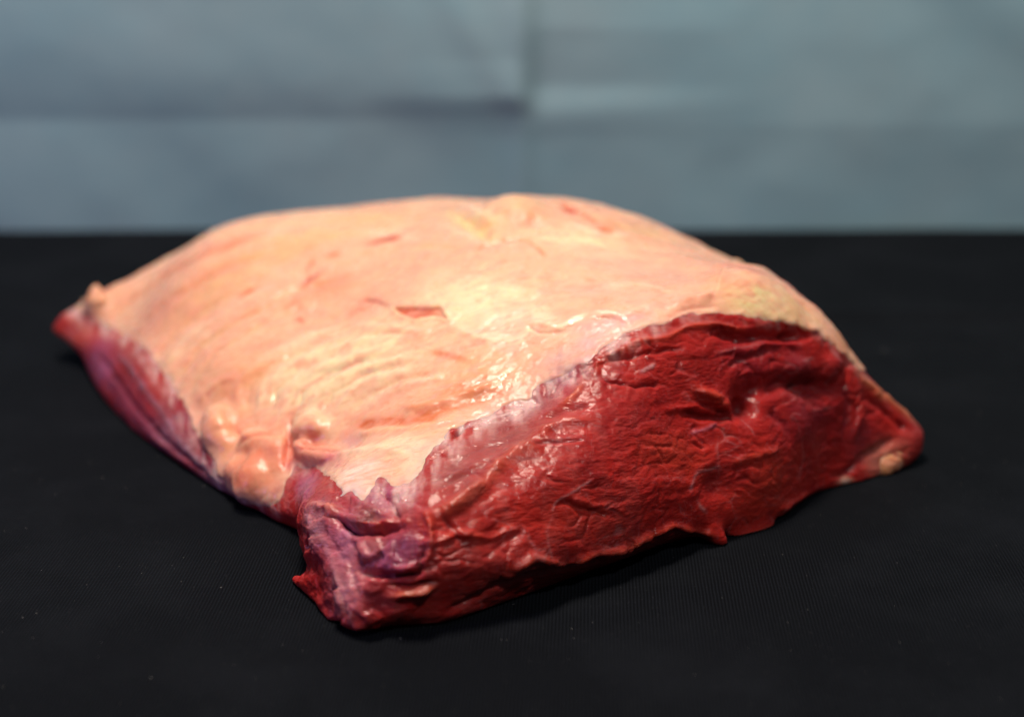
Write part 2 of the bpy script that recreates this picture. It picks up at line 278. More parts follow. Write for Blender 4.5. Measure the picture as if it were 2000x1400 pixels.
 ('s', 'F', [(-106.6, 201.0), (-105.7, 204.6), (-100.6, 209.0), (-94.6, 210.6)], 1.23, 0.6, (0.8, 0.438, 0.228), 0.405),
 ('s', 'F', [(-96.1, 199.0), (-93.0, 192.8), (-89.5, 189.3)], 1.2, -1.3, (0.62, 0.109, 0.045), 1),
 ('s', 'F', [(-89.0, 187.1), (-83.8, 190.1), (-76.3, 190.9)], 1.17, -1.0, (0.64, 0.126, 0.067), 1),
 ('s', 'F', [(-17.4, 190.5), (-19.8, 186.9), (-22.5, 183.3), (-24.8, 178.7), (-28.6, 175.5)], 1.02, 0.25, (0.84, 0.731, 0.644), 1),
 ('s', 'F', [(8.0, 203.0), (15.3, 207.1), (21.4, 210.6), (26.2, 214.1)], 2.46, 0.1, (0.6, 0.357, 0.403), 0.8775000000000001),
 ('s', 'F', [(45.5, 223.1), (37.5, 221.4), (31.1, 219.1)], 1.56, 0.1, (0.7, 0.299, 0.278), 0.81),
 ('s', 'F', [(-2.3, 197.4), (-9.9, 194.3), (-16.5, 191.1)], 0.76, 0.2, (0.84, 0.731, 0.644), 0.81),
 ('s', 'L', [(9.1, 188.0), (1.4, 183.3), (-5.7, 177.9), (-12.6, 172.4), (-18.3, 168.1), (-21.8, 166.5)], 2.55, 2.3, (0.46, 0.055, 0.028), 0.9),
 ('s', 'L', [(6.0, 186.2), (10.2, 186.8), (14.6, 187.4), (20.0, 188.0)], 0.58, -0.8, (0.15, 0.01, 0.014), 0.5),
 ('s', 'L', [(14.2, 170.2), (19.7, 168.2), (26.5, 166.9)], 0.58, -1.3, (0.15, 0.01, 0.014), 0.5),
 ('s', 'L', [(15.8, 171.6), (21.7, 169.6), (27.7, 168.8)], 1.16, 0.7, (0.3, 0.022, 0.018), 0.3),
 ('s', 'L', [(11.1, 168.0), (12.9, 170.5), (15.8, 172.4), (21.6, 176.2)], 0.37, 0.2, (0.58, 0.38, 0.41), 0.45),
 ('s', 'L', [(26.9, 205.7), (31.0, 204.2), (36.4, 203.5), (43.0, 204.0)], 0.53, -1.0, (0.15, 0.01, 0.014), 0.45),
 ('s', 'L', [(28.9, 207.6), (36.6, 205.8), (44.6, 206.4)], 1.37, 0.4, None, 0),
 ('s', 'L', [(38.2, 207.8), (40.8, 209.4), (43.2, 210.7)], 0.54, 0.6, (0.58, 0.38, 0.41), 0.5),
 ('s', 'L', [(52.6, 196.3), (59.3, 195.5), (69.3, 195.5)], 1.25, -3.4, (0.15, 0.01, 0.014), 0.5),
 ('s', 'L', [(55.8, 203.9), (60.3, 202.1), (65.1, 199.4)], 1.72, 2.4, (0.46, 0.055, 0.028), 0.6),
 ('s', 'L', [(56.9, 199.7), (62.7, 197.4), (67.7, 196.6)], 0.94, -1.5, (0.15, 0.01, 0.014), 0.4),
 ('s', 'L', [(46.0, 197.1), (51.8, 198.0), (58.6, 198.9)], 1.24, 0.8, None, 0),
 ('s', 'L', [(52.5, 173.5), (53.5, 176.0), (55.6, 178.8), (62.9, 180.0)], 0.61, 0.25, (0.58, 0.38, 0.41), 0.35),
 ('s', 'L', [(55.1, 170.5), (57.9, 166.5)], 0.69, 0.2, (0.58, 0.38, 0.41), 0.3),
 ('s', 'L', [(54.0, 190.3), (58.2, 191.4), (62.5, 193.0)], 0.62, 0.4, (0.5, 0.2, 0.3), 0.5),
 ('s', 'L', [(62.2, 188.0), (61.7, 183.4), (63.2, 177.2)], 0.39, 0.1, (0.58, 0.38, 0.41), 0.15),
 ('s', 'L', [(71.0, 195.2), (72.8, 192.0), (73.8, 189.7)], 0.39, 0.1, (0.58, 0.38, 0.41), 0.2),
 ('s', 'L', [(63.6, 221.4), (71.3, 220.9), (79.1, 220.8), (95.7, 222.3)], 1.94, -3.4, (0.15, 0.01, 0.014), 0.35),  # hollow under the fat lip, its shade painted in dark
 ('s', 'L', [(70.3, 202.6), (78.4, 204.9), (86.4, 206.7), (103.7, 205.9)], 3.24, -3.8, (0.15, 0.01, 0.014), 0.35),  # recessed band, shade painted in along with the relief
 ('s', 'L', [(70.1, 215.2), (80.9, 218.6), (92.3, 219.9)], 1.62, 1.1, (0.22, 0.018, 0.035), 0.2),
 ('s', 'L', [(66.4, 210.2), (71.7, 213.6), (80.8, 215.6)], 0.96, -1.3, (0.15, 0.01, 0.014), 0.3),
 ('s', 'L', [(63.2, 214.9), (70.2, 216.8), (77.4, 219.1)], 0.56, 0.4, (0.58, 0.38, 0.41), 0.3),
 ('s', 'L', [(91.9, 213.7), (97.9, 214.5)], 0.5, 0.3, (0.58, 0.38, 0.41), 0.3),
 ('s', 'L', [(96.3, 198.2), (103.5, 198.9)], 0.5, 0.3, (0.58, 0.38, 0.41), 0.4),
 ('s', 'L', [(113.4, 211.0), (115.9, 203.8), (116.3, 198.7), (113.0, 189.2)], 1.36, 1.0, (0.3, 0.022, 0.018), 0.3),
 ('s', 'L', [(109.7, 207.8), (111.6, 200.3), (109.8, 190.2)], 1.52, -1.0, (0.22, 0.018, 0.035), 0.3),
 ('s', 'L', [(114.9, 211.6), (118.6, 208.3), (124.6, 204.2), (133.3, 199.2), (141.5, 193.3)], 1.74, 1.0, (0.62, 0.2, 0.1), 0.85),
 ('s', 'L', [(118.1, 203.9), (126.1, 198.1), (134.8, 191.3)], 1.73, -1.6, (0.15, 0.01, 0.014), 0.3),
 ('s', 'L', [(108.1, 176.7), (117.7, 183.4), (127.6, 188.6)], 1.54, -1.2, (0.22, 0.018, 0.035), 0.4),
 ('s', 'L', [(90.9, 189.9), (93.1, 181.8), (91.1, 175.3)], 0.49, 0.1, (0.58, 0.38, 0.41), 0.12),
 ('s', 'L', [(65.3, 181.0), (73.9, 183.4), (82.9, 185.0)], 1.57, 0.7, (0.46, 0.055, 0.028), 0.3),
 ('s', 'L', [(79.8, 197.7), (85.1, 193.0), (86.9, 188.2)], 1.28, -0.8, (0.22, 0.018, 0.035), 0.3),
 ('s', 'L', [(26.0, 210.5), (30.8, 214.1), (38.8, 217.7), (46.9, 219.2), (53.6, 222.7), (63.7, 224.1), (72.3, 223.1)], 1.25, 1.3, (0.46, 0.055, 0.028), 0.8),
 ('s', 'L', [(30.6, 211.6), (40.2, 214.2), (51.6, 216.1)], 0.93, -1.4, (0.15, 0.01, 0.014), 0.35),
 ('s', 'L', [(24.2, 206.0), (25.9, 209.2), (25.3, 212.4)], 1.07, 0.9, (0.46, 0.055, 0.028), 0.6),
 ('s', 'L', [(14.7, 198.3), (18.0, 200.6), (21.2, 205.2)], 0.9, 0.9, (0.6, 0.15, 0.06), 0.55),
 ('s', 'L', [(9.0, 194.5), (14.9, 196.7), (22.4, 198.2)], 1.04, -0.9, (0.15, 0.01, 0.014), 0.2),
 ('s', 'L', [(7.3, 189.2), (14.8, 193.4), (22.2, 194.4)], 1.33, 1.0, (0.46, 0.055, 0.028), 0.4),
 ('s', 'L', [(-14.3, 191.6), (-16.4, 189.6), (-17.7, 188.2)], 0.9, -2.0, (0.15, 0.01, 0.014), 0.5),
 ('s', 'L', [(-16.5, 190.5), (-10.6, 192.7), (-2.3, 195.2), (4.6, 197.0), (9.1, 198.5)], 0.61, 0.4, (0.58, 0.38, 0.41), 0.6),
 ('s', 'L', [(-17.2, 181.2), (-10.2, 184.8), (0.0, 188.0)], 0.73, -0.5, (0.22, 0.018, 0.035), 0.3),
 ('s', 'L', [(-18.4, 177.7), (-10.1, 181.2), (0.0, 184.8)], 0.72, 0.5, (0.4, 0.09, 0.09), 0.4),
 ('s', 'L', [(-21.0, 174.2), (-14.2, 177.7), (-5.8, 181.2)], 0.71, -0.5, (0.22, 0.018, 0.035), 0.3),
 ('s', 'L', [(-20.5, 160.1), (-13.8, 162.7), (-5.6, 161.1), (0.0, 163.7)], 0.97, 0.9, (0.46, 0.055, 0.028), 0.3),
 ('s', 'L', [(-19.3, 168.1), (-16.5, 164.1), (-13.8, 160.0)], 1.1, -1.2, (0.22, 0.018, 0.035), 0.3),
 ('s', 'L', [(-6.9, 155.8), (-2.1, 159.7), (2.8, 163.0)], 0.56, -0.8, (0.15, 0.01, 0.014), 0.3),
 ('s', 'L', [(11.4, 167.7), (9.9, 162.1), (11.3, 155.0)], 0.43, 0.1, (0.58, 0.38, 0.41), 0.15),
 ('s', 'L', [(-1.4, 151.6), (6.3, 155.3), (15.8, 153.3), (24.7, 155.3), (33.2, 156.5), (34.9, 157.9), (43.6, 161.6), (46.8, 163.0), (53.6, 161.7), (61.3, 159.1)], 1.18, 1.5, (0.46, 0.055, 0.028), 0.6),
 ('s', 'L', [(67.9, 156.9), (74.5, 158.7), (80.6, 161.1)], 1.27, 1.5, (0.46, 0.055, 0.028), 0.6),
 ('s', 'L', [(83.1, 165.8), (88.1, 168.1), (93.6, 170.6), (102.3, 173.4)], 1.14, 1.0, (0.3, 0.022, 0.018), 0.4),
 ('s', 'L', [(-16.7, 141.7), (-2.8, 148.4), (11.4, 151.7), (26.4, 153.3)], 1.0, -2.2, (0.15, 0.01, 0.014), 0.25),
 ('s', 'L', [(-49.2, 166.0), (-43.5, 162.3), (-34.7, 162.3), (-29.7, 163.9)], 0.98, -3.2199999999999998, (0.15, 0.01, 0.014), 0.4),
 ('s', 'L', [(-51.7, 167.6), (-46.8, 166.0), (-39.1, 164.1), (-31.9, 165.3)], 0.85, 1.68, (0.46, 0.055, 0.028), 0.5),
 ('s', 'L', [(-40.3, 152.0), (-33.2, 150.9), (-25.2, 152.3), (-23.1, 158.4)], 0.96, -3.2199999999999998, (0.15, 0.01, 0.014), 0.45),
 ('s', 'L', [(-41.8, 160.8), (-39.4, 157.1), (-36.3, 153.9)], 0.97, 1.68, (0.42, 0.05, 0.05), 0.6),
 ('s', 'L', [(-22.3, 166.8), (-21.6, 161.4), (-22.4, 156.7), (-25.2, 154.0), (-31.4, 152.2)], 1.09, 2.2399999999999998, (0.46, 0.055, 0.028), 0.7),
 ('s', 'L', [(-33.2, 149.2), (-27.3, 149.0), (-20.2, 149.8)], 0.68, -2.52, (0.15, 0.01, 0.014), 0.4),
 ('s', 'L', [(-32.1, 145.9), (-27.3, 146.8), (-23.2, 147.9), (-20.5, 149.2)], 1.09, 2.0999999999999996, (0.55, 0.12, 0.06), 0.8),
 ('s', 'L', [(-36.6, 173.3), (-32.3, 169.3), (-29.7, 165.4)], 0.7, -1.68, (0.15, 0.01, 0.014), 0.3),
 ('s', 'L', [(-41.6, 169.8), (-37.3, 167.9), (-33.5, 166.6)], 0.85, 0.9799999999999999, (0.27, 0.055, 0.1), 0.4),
 ('s', 'L', [(-58.5, 167.3), (-51.0, 159.3), (-48.1, 152.7), (-45.3, 142.2)], 1.27, 0.42, (0.58, 0.38, 0.41), 0.45),
 ('s', 'L', [(-59.9, 162.9), (-54.9, 157.0), (-50.4, 151.2)], 0.86, -0.5599999999999999, (0.22, 0.018, 0.035), 0.4),
 ('s', 'L', [(-51.3, 163.4), (-47.0, 156.7), (-42.8, 151.6), (-40.9, 145.2)], 0.98, -0.5599999999999999, (0.27, 0.055, 0.1), 0.3),
 ('s', 'L', [(-48.0, 151.3), (-44.6, 145.0), (-42.5, 137.5)], 0.97, 0.42, (0.48, 0.24, 0.28), 0.45),
 ('s', 'L', [(-56.1, 168.8), (-51.8, 168.4), (-48.3, 167.9)], 1.01, 1.9599999999999997, (0.6, 0.15, 0.06), 0.85),
 ('s', 'L', [(-40.9, 143.1), (-38.3, 139.7), (-42.7, 136.3)], 0.96, 1.1199999999999999, (0.4, 0.06, 0.06), 0.4),
 ('s', 'L', [(-163.0, 223.7), (-143.8, 208.0), (-125.8, 192.4), (-106.2, 180.0), (-87.2, 167.8)], 1.45, -0.8, (0.22, 0.018, 0.035), 0.4),
 ('s', 'L', [(-149.9, 222.5), (-136.1, 211.4), (-124.5, 199.7), (-113.6, 188.7), (-97.1, 175.9), (-83.2, 165.5)], 1.6, 0.3, (0.36, 0.2, 0.26), 0.55),
 ('s', 'L', [(-128.3, 190.7), (-118.3, 185.2), (-101.8, 176.7), (-91.0, 171.0)], 1.04, 0.5, (0.34, 0.06, 0.08), 0.4),
 ('b', 'F', (0.9, 272.5, 10.5, 7.1, 0.0), 0, 4.6, (0.8, 0.438, 0.228), 0.7150000000000001),
 ('b', 'F', (7.3, 265.0, 4.7, 2.5, 0.0), 0, -1.4, (0.78, 0.375, 0.269), 0.65),
 ('b', 'F', (34.0, 263.9, 2.9, 2.4, 0.0), 0, -0.9, (0.68, 0.142, 0.044), 1),
 ('b', 'F', (21.0, 273.4, 2.6, 2.1, 0.0), 0, -1.2, (0.52, 0.033, 0.011), 1),
 ('b', 'F', (-11.0, 266.0, 11.0, 4.0, -0.26), 0, -0.6, (0.8, 0.583, 0.272), 0.78),
 ('b', 'F', (23.1, 258.0, 16.0, 4.6, -0.09), 0, 0, (0.84, 0.666, 0.412), 0.9099999999999999),
 ('b', 'F', (-50.2, 215.1, 23.4, 11.7, 0.26), 0, 0.4, (0.9, 0.683, 0.41), 0.9750000000000001),
 ('b', 'F', (-64.1, 208.6, 20.2, 10.1, 0.35), 0, 0.3, (0.9, 0.683, 0.42), 0.9099999999999999),
 ('b', 'F', (-11.7, 233.3, 21.7, 10.0, 0.0), 0, 0.4, (0.9, 0.683, 0.43), 1),
 ('b', 'F', (1.6, 223.6, 12.9, 7.3, 0.0), 0, 0.3, (0.9, 0.661, 0.471), 0.9099999999999999),
 ('b', 'F', (-11.0, 210.1, 9.5, 5.5, 0.35), 0, 0.4, (0.78, 0.397, 0.21), 0.78),
 ('b', 'F', (-15.5, 202.0, 12.4, 4.3, 0.35), 0, 0.5, (0.76, 0.292, 0.138), 0.9099999999999999),
 ('b', 'F', (-6.2, 201.1, 6.2, 3.9, 0.35), 0, 0, (0.74, 0.294, 0.157), 0.65),
 ('b', 'F', (-22.5, 189.3, 12.0, 3.8, 0.17), 0, 0.4, (0.8, 0.438, 0.228), 0.7150000000000001),
 ('b', 'F', (-34.5, 184.8, 11.2, 4.8, 0.09), 0, 0.8, (0.84, 0.623, 0.412), 1),
 ('b', 'F', (-44.3, 178.2, 6.6, 3.5, 0.35), 0, 0.5, (0.84, 0.666, 0.559), 1),
 ('b', 'F', (-27.1, 181.9, 5.1, 4.4, 0.0), 0, 0.3, (0.82, 0.603, 0.434), 0.9099999999999999),
 ('b', 'F', (-46.2, 172.5, 5.8, 3.2, 0.17), 0, 0.2, (0.78, 0.531, 0.499), 1),
 ('b', 'F', (-48.7, 188.1, 4.7, 3.1, 0.0), 0, -0.3, (0.72, 0.318, 0.318), 0.52),
 ('b', 'F', (-63.1, 187.4, 6.5, 3.6, 0.0), 0, -0.8, (0.72, 0.235, 0.158), 0.9099999999999999),
 ('b', 'F', (-57.0, 183.4, 6.3, 2.9, -0.17), 0, 0.8, (0.74, 0.294, 0.194), 0.78),
 ('b', 'F', (-69.5, 168.4, 4.7, 2.5, 0.0), 0, 0, (0.62, 0.127, 0.109), 0.78),
 ('b', 'F', (-91.0, 209.6, 10.5, 5.2, 0.52), 0, 0.3, (0.76, 0.334, 0.155), 0.7150000000000001),
 ('b', 'F', (-96.2, 206.1, 8.7, 7.0, 0.0), 0, 0.2, (0.76, 0.313, 0.174), 0.65),
 ('b', 'F', (-66.3, 244.1, 11.0, 4.4, 0.35), 0, 0, (0.68, 0.142, 0.044), 0.45499999999999996),
 ('b', 'F', (-92.7, 258.7, 23.2, 7.7, 0.35), 0, 0, (0.8, 0.416, 0.19), 0.65),
 ('b', 'F', (-124.8, 239.1, 21.1, 9.6, 0.7), 0, 0, (0.78, 0.353, 0.201), 0.78),
 ('b', 'F', (-108.6, 246.3, 15.2, 5.7, 0.61), 0, 0, (0.8, 0.438, 0.228), 0.65),
 ('b', 'F', (-139.6, 236.5, 11.8, 7.9, 0.52), 0, 0, (0.74, 0.315, 0.213), 0.78),
 ('b', 'F', (-165.9, 243.6, 10.4, 7.3, 0.0), 0, 0, (0.74, 0.358, 0.233), 0.9099999999999999),
 ('b', 'F', (-74.6, 267.8, 17.7, 3.9, 0.09), 0, 0, (0.8, 0.461, 0.199), 0.65),
 ('b', 'F', (-49.7, 274.8, 23.9, 5.0, 0.0), 0, 0, (0.82, 0.503, 0.236), 0.65),
 ('b', 'F', (46.5, 265.1, 16.7, 4.5, -0.44), 0, 0, (0.8, 0.438, 0.228), 0.78),
 ('b', 'F', (62.9, 253.3, 14.4, 4.3, -0.44), 0, 0, (0.78, 0.375, 0.249), 0.78),
 ('b', 'F', (34.2, 246.6, 15.4, 5.1, -0.17), 0, 0, (0.8, 0.461, 0.329), 0.78),
 ('b', 'F', (50.7, 242.4, 13.5, 5.1, -0.17), 0, 0, (0.78, 0.397, 0.29), 0.78),
 ('b', 'F', (44.9, 231.3, 9.6, 3.5, 0.0), 0, 0.5, (0.78, 0.419, 0.332), 0.65),
 ('b', 'F', (26.2, 235.7, 13.1, 4.1, -0.09), 0, 0, (0.8, 0.438, 0.329), 0.65),
 ('b', 'F', (28.3, 222.5, 9.4, 4.1, 0.17), 0, 0, (0.74, 0.403, 0.38), 0.9099999999999999),
 ('b', 'F', (18.6, 214.3, 10.9, 4.3, 0.52), 0, 0, (0.7, 0.364, 0.364), 0.9750000000000001),
 ('b', 'F', (36.3, 225.0, 7.9, 2.2, 0.17), 0, 0, (0.72, 0.361, 0.361), 0.78),
 ('b', 'F', (29.0, 231.7, 2.9, 2.1, 0.0), 0, 0.2, (0.76, 0.356, 0.212), 0.9099999999999999),
 ('b', 'F', (78.5, 233.2, 12.3, 6.2, -0.26), 0, 0.2, (0.8, 0.626, 0.332), 1),
 ('b', 'F', (93.3, 230.0, 6.7, 4.3, -0.52), 0, 0, (0.78, 0.464, 0.23), 0.9099999999999999),
 ('b', 'F', (66.0, 240.2, 5.8, 4.6, 0.0), 0, 0.5, (0.76, 0.334, 0.193), 0.78),
 ('b', 'F', (58.0, 232.4, 7.2, 3.5, 0.17), 0, 0.5, (0.78, 0.397, 0.269), 0.65),
 ('b', 'F', (77.6, 244.8, 10.1, 2.4, -0.26), 0, 0, (0.72, 0.235, 0.158), 0.78),
 ('b', 'F', (96.5, 238.1, 6.9, 2.1, -0.7), 0, 0, (0.62, 0.165, 0.127), 0.78),
 ('b', 'F', (108.5, 219.0, 5.1, 6.8, -0.52), 0, 0.3, (0.74, 0.294, 0.139), 0.9099999999999999),
 ('b', 'F', (52.1, 224.6, 6.3, 1.6, 0.17), 0, 0, (0.72, 0.235, 0.176), 0.9099999999999999),
 ('b', 'F', (-81.6, 178.5, 12.2, 11.4, 0.0), 0, 0, (0.8, 0.238, 0.136), 1),
 ('b', 'F', (-95.3, 189.4, 9.4, 11.1, 0.0), 0, 0, (0.84, 0.389, 0.225), 1),
 ('b', 'F', (-103.3, 190.3, 5.2, 10.3, 0.44), 0, 0, (0.72, 0.296, 0.235), 0.65),
 ('b', 'F', (-123.4, 214.7, 4.4, 12.9, 0.52), 0, 0, (0.76, 0.4, 0.231), 0.65),
 ('b', 'F', (-63.6, 178.6, 4.0, 3.2, 0.0), 0, 0, (0.62, 0.204, 0.245), 0.9099999999999999),
 ('b', 'F', (15.3, 206.6, 6.7, 3.7, 0.56), 0, -0.3, (0.34, 0.09, 0.161), 0.806),
 ('b', 'F', (7.0, 199.2, 4.0, 1.4, 0.0), 0, -0.3, (0.34, 0.09, 0.161), 0.78),
 ('b', 'F', (11.4, 201.6, 4.6, 2.1, 0.35), 0, 0, (0.6, 0.312, 0.357), 0.65),
 ('b', 'F', (-69.8, 172.3, 6.3, 4.8, 0.0), 0, 0, (0.64, 0.144, 0.109), 0.9099999999999999),
 ('b', 'F', (-68.6, 181.8, 4.8, 6.5, 0.0), 0, 0, (0.68, 0.16, 0.124), 0.78),
 ('b', 'F', (-56.5, 181.0, 6.3, 3.1, 0.0), 0, 0, (0.66, 0.2, 0.22), 0.78),
 ('b', 'L', (34.5, 193.8, 18.0, 12.0, 0.0), 0, 0, (0.36, 0.012, 0.014), 0.5),
 ('b', 'L', (18.7, 166.1, 12.9, 7.2, 0.0), 0, 0, (0.5, 0.03, 0.018), 0.5),
 ('b', 'L', (50.4, 181.8, 10.7, 6.1, 0.0), 0, 0, (0.52, 0.035, 0.02), 0.5),
 ('b', 'L', (77.0, 213.8, 17.7, 8.0, 0.0), 0, 0, (0.24, 0.01, 0.018), 0.7),  # wine patch: shade below the overhanging lip put into the colour
 ('b', 'L', (95.3, 198.1, 14.8, 11.5, 0.0), 0, 0, (0.26, 0.012, 0.02), 0.6),  # wine patch: painted shade on the recessed right of the face
 ('b', 'L', (75.6, 169.2, 12.6, 7.9, 0.35), 0, 0, (0.48, 0.03, 0.018), 0.5),
 ('b', 'L', (-2.8, 165.2, 11.2, 7.0, 0.0), 0, 0, (0.48, 0.026, 0.016), 0.5),
 ('b', 'L', (72.1, 198.4, 3.5, 3.5, 0.0), 0, -6, (0.15, 0.01, 0.014), 0.7),
 ('b', 'L', (61.0, 174.1, 5.2, 4.3, 0.0), 0, -1.6, (0.3, 0.022, 0.018), 0.2),
 ('b', 'L', (105.0, 212.5, 3.4, 4.0, 0.0), 0, 2.2, (0.26, 0.025, 0.03), 0.4),
 ('b', 'L', (90.9, 212.0, 4.9, 3.6, 0.0), 0, 1.2, (0.22, 0.018, 0.035), 0.3),
 ('b', 'L', (97.4, 204.8, 7.4, 4.6, 0.0), 0, -2.2, (0.15, 0.01, 0.014), 0.4),
 ('b', 'L', (91.0, 193.1, 6.5, 6.5, 0.0), 0, 1.2, (0.22, 0.018, 0.035), 0.3),
 ('b', 'L', (75.8, 188.1, 9.5, 6.3, 0.0), 0, 1.0, None, 0),
 ('b', 'L', (79.2, 177.1, 7.9, 9.5, 0.0), 0, 0.8, (0.46, 0.055, 0.028), 0.25),
 ('b', 'L', (37.8, 196.9, 13.6, 9.1, 0.0), 0, 0.8, None, 0),
 ('b', 'L', (21.8, 179.0, 13.1, 8.7, 0.0), 0, 1.0, None, 0),
 ('b', 'L', (43.9, 186.4, 9.1, 6.1, 0.0), 0, 1.0, (0.46, 0.055, 0.028), 0.25),
 ('b', 'L', (41.9, 172.9, 12.0, 6.0, 0.26), 0, 1.2, None, 0),
 ('b', 'L', (15.4, 207.9, 6.4, 4.0, 0.52), 0, -0.5, (0.34, 0.12, 0.18), 0.7),
 ('b', 'L', (4.6, 197.0, 9.1, 3.0, 0.44), 0, 0, (0.42, 0.16, 0.18), 0.6),
 ('b', 'L', (-7.4, 187.8, 8.9, 3.8, 0.35), 0, 0, (0.3, 0.05, 0.05), 0.6),
 ('b', 'L', (-14.2, 179.1, 10.0, 5.7, 0.52), 0, -0.8, (0.33, 0.065, 0.06), 0.65),
 ('b', 'L', (0.0, 189.2, 8.9, 4.4, 0.44), 0, 0, (0.36, 0.1, 0.09), 0.5),
 ('b', 'L', (-34.8, 171.3, 8.5, 4.3, -0.17), 0, 0.5, (0.42, 0.1, 0.18), 0.9),
 ('b', 'L', (-39.4, 166.5, 4.9, 2.8, 0.0), 0, 0.6, (0.32, 0.1, 0.1), 0.7),
 ('b', 'L', (-29.2, 168.0, 4.2, 4.2, 0.0), 0, 0.3, (0.34, 0.06, 0.06), 0.5),
 ('b', 'L', (-31.5, 156.6, 7.5, 5.5, 0.35), 0, 0.8, (0.4, 0.08, 0.19), 0.9),
 ('b', 'L', (-35.9, 158.5, 4.1, 3.4, 0.0), 0, 0.5, (0.36, 0.1, 0.1), 0.6),
 ('b', 'L', (-27.4, 158.7, 3.4, 4.1, 0.0), 0, 0, (0.28, 0.07, 0.16), 0.5),
 ('b', 'L', (-46.4, 159.5, 6.3, 9.1, 0.0), 0, 0, (0.48, 0.16, 0.25), 0.85),
 ('b', 'L', (-54.7, 164.7, 4.3, 7.2, 0.0), 0, 0.5, (0.42, 0.18, 0.22), 0.7),
 ('b', 'L', (-62.3, 174.0, 4.7, 4.7, 0.0), 0, 0.8, (0.38, 0.12, 0.22), 0.8),
 ('b', 'L', (-44.0, 147.7, 5.5, 8.2, -0.35), 0, 0, (0.5, 0.19, 0.23), 0.75),
 ('b', 'L', (-35.5, 143.8, 5.5, 4.1, 0.0), 0, 0, (0.26, 0.03, 0.05), 0.5),
 ('b', 'L', (-13.7, 151.8, 11.0, 8.2, 0.0), 0, 0, (0.26, 0.018, 0.016), 0.5),
 ('b', 'L', (117.7, 188.5, 6.8, 8.5, 0.0), 0, 0, (0.26, 0.03, 0.05), 0.4),
 ('b', 'L', (135.6, 188.6, 5.2, 4.5, 0.0), 0, 0.5, (0.36, 0.05, 0.05), 0.5),
 ('b', 'L', (110.1, 175.0, 2.7, 1.4, 0.0), 0, 0.6, (0.75, 0.45, 0.36), 0.8),
 ('b', 'L', (125.3, 181.7, 7.9, 5.9, 0.35), 0, 0.3, (0.6, 0.24, 0.18), 0.6),
 ('b', 'L', (-159.2, 221.3, 8.0, 10.0, 0.52), 0, 0.5, (0.3, 0.07, 0.16), 0.7),
 ('b', 'L', (-175.5, 232.0, 8.3, 6.2, 0.0), 0, 0.3, (0.46, 0.1, 0.08), 0.7),
 ('b', 'L', (-139.8, 202.1, 9.3, 11.2, 0.52), 0, 0, (0.24, 0.03, 0.06), 0.6),
 ('b', 'L', (-116.4, 192.2, 10.6, 10.6, 0.7), 0, 0.2, (0.34, 0.14, 0.2), 0.5),
 ('b', 'L', (-97.2, 176.7, 10.1, 6.7, 0.7), 0, 0, (0.3, 0.12, 0.16), 0.5)]
LUMPS = [
 ('fat_lobe', 'fused', [(-97.3, 439, 15.1, 5.6), (-99.9, 446, 16.3, 5.0), (-95.2, 434, 12.0, 5.0), (-99.4, 437, 13.3, 4.6), (-92.4, 432, 10.3, 4.6)]),
 ('fat_lobe', 'fused', [(-80.8, 413, 8.3, 7.2), (-78.8, 419, 11.5, 6.2), (-83.6, 412, 5.7, 5.8), (-76.2, 409, 6.3, 5.4), (-87.8, 420, 8.0, 5.8)]),
 ('fat_lobe', 'fused', [(-79.9, 423, 16.1, 5.2), (-74.0, 417, 16.2, 4.6), (-85.3, 427, 15.4, 4.8), (-72.4, 413, 13.0, 4.8), (-73.4, 411, 9.8, 4.8)]),
 ('fat_lobe', 'fused', [(-65.0, 421, 24.4, 4.2), (-61.0, 416, 24.8, 3.4), (-67.9, 420, 22.4, 3.8)]),
 ('fat_lobe', 'fused', [(-67.0, 412, 20.1, 3.2), (-61.5, 406, 20.7, 2.9), (-56.5, 402, 22.1, 2.7)]),
 ('fat_nub', 'fused', [(-168.6, 549, 22.3, 5.0), (-168.7, 550, 26.3, 3.4), (-168.4, 551, 29.9, 2.2)]),
 ('fat_nodule', 'fat', [(124.3, 439.5, 1.5, 4.6), (129.0, 442, 2.7, 4.2), (121.1, 437.5, 1.1, 3.2), (126.7, 443, 3.9, 4.0)]),
 ('meat_shred', 'fused', [(59.8, 388, 4.2, 4.0), (61.8, 387, 2.0, 3.2), (63.4, 386.5, 0.5, 2.6), (64.0, 386.5, -0.2, 2.2)]),
 ('meat_flap', 'fused', [(-50.0, 352, 6.5, 4.5), (-54.7, 354, 3.8, 3.4), (-59.1, 359, 1.8, 2.5), (-62.6, 363, 0.4, 1.8), (-52.9, 350, 1.1, 2.8), (-49.1, 342, 0.1, 2.4)]),
 ('meat_shred', 'fused', [(67.8, 393, -0.9, 3.0), (74.6, 396, -1.6, 3.0), (79.9, 399, -1.3, 2.6)]),
 ('meat_tip', 'fused', [(-181.0, 551, 14.6, 5.0), (-175.3, 549, 13.5, 5.5), (-183.6, 552, 12.5, 3.2)])]


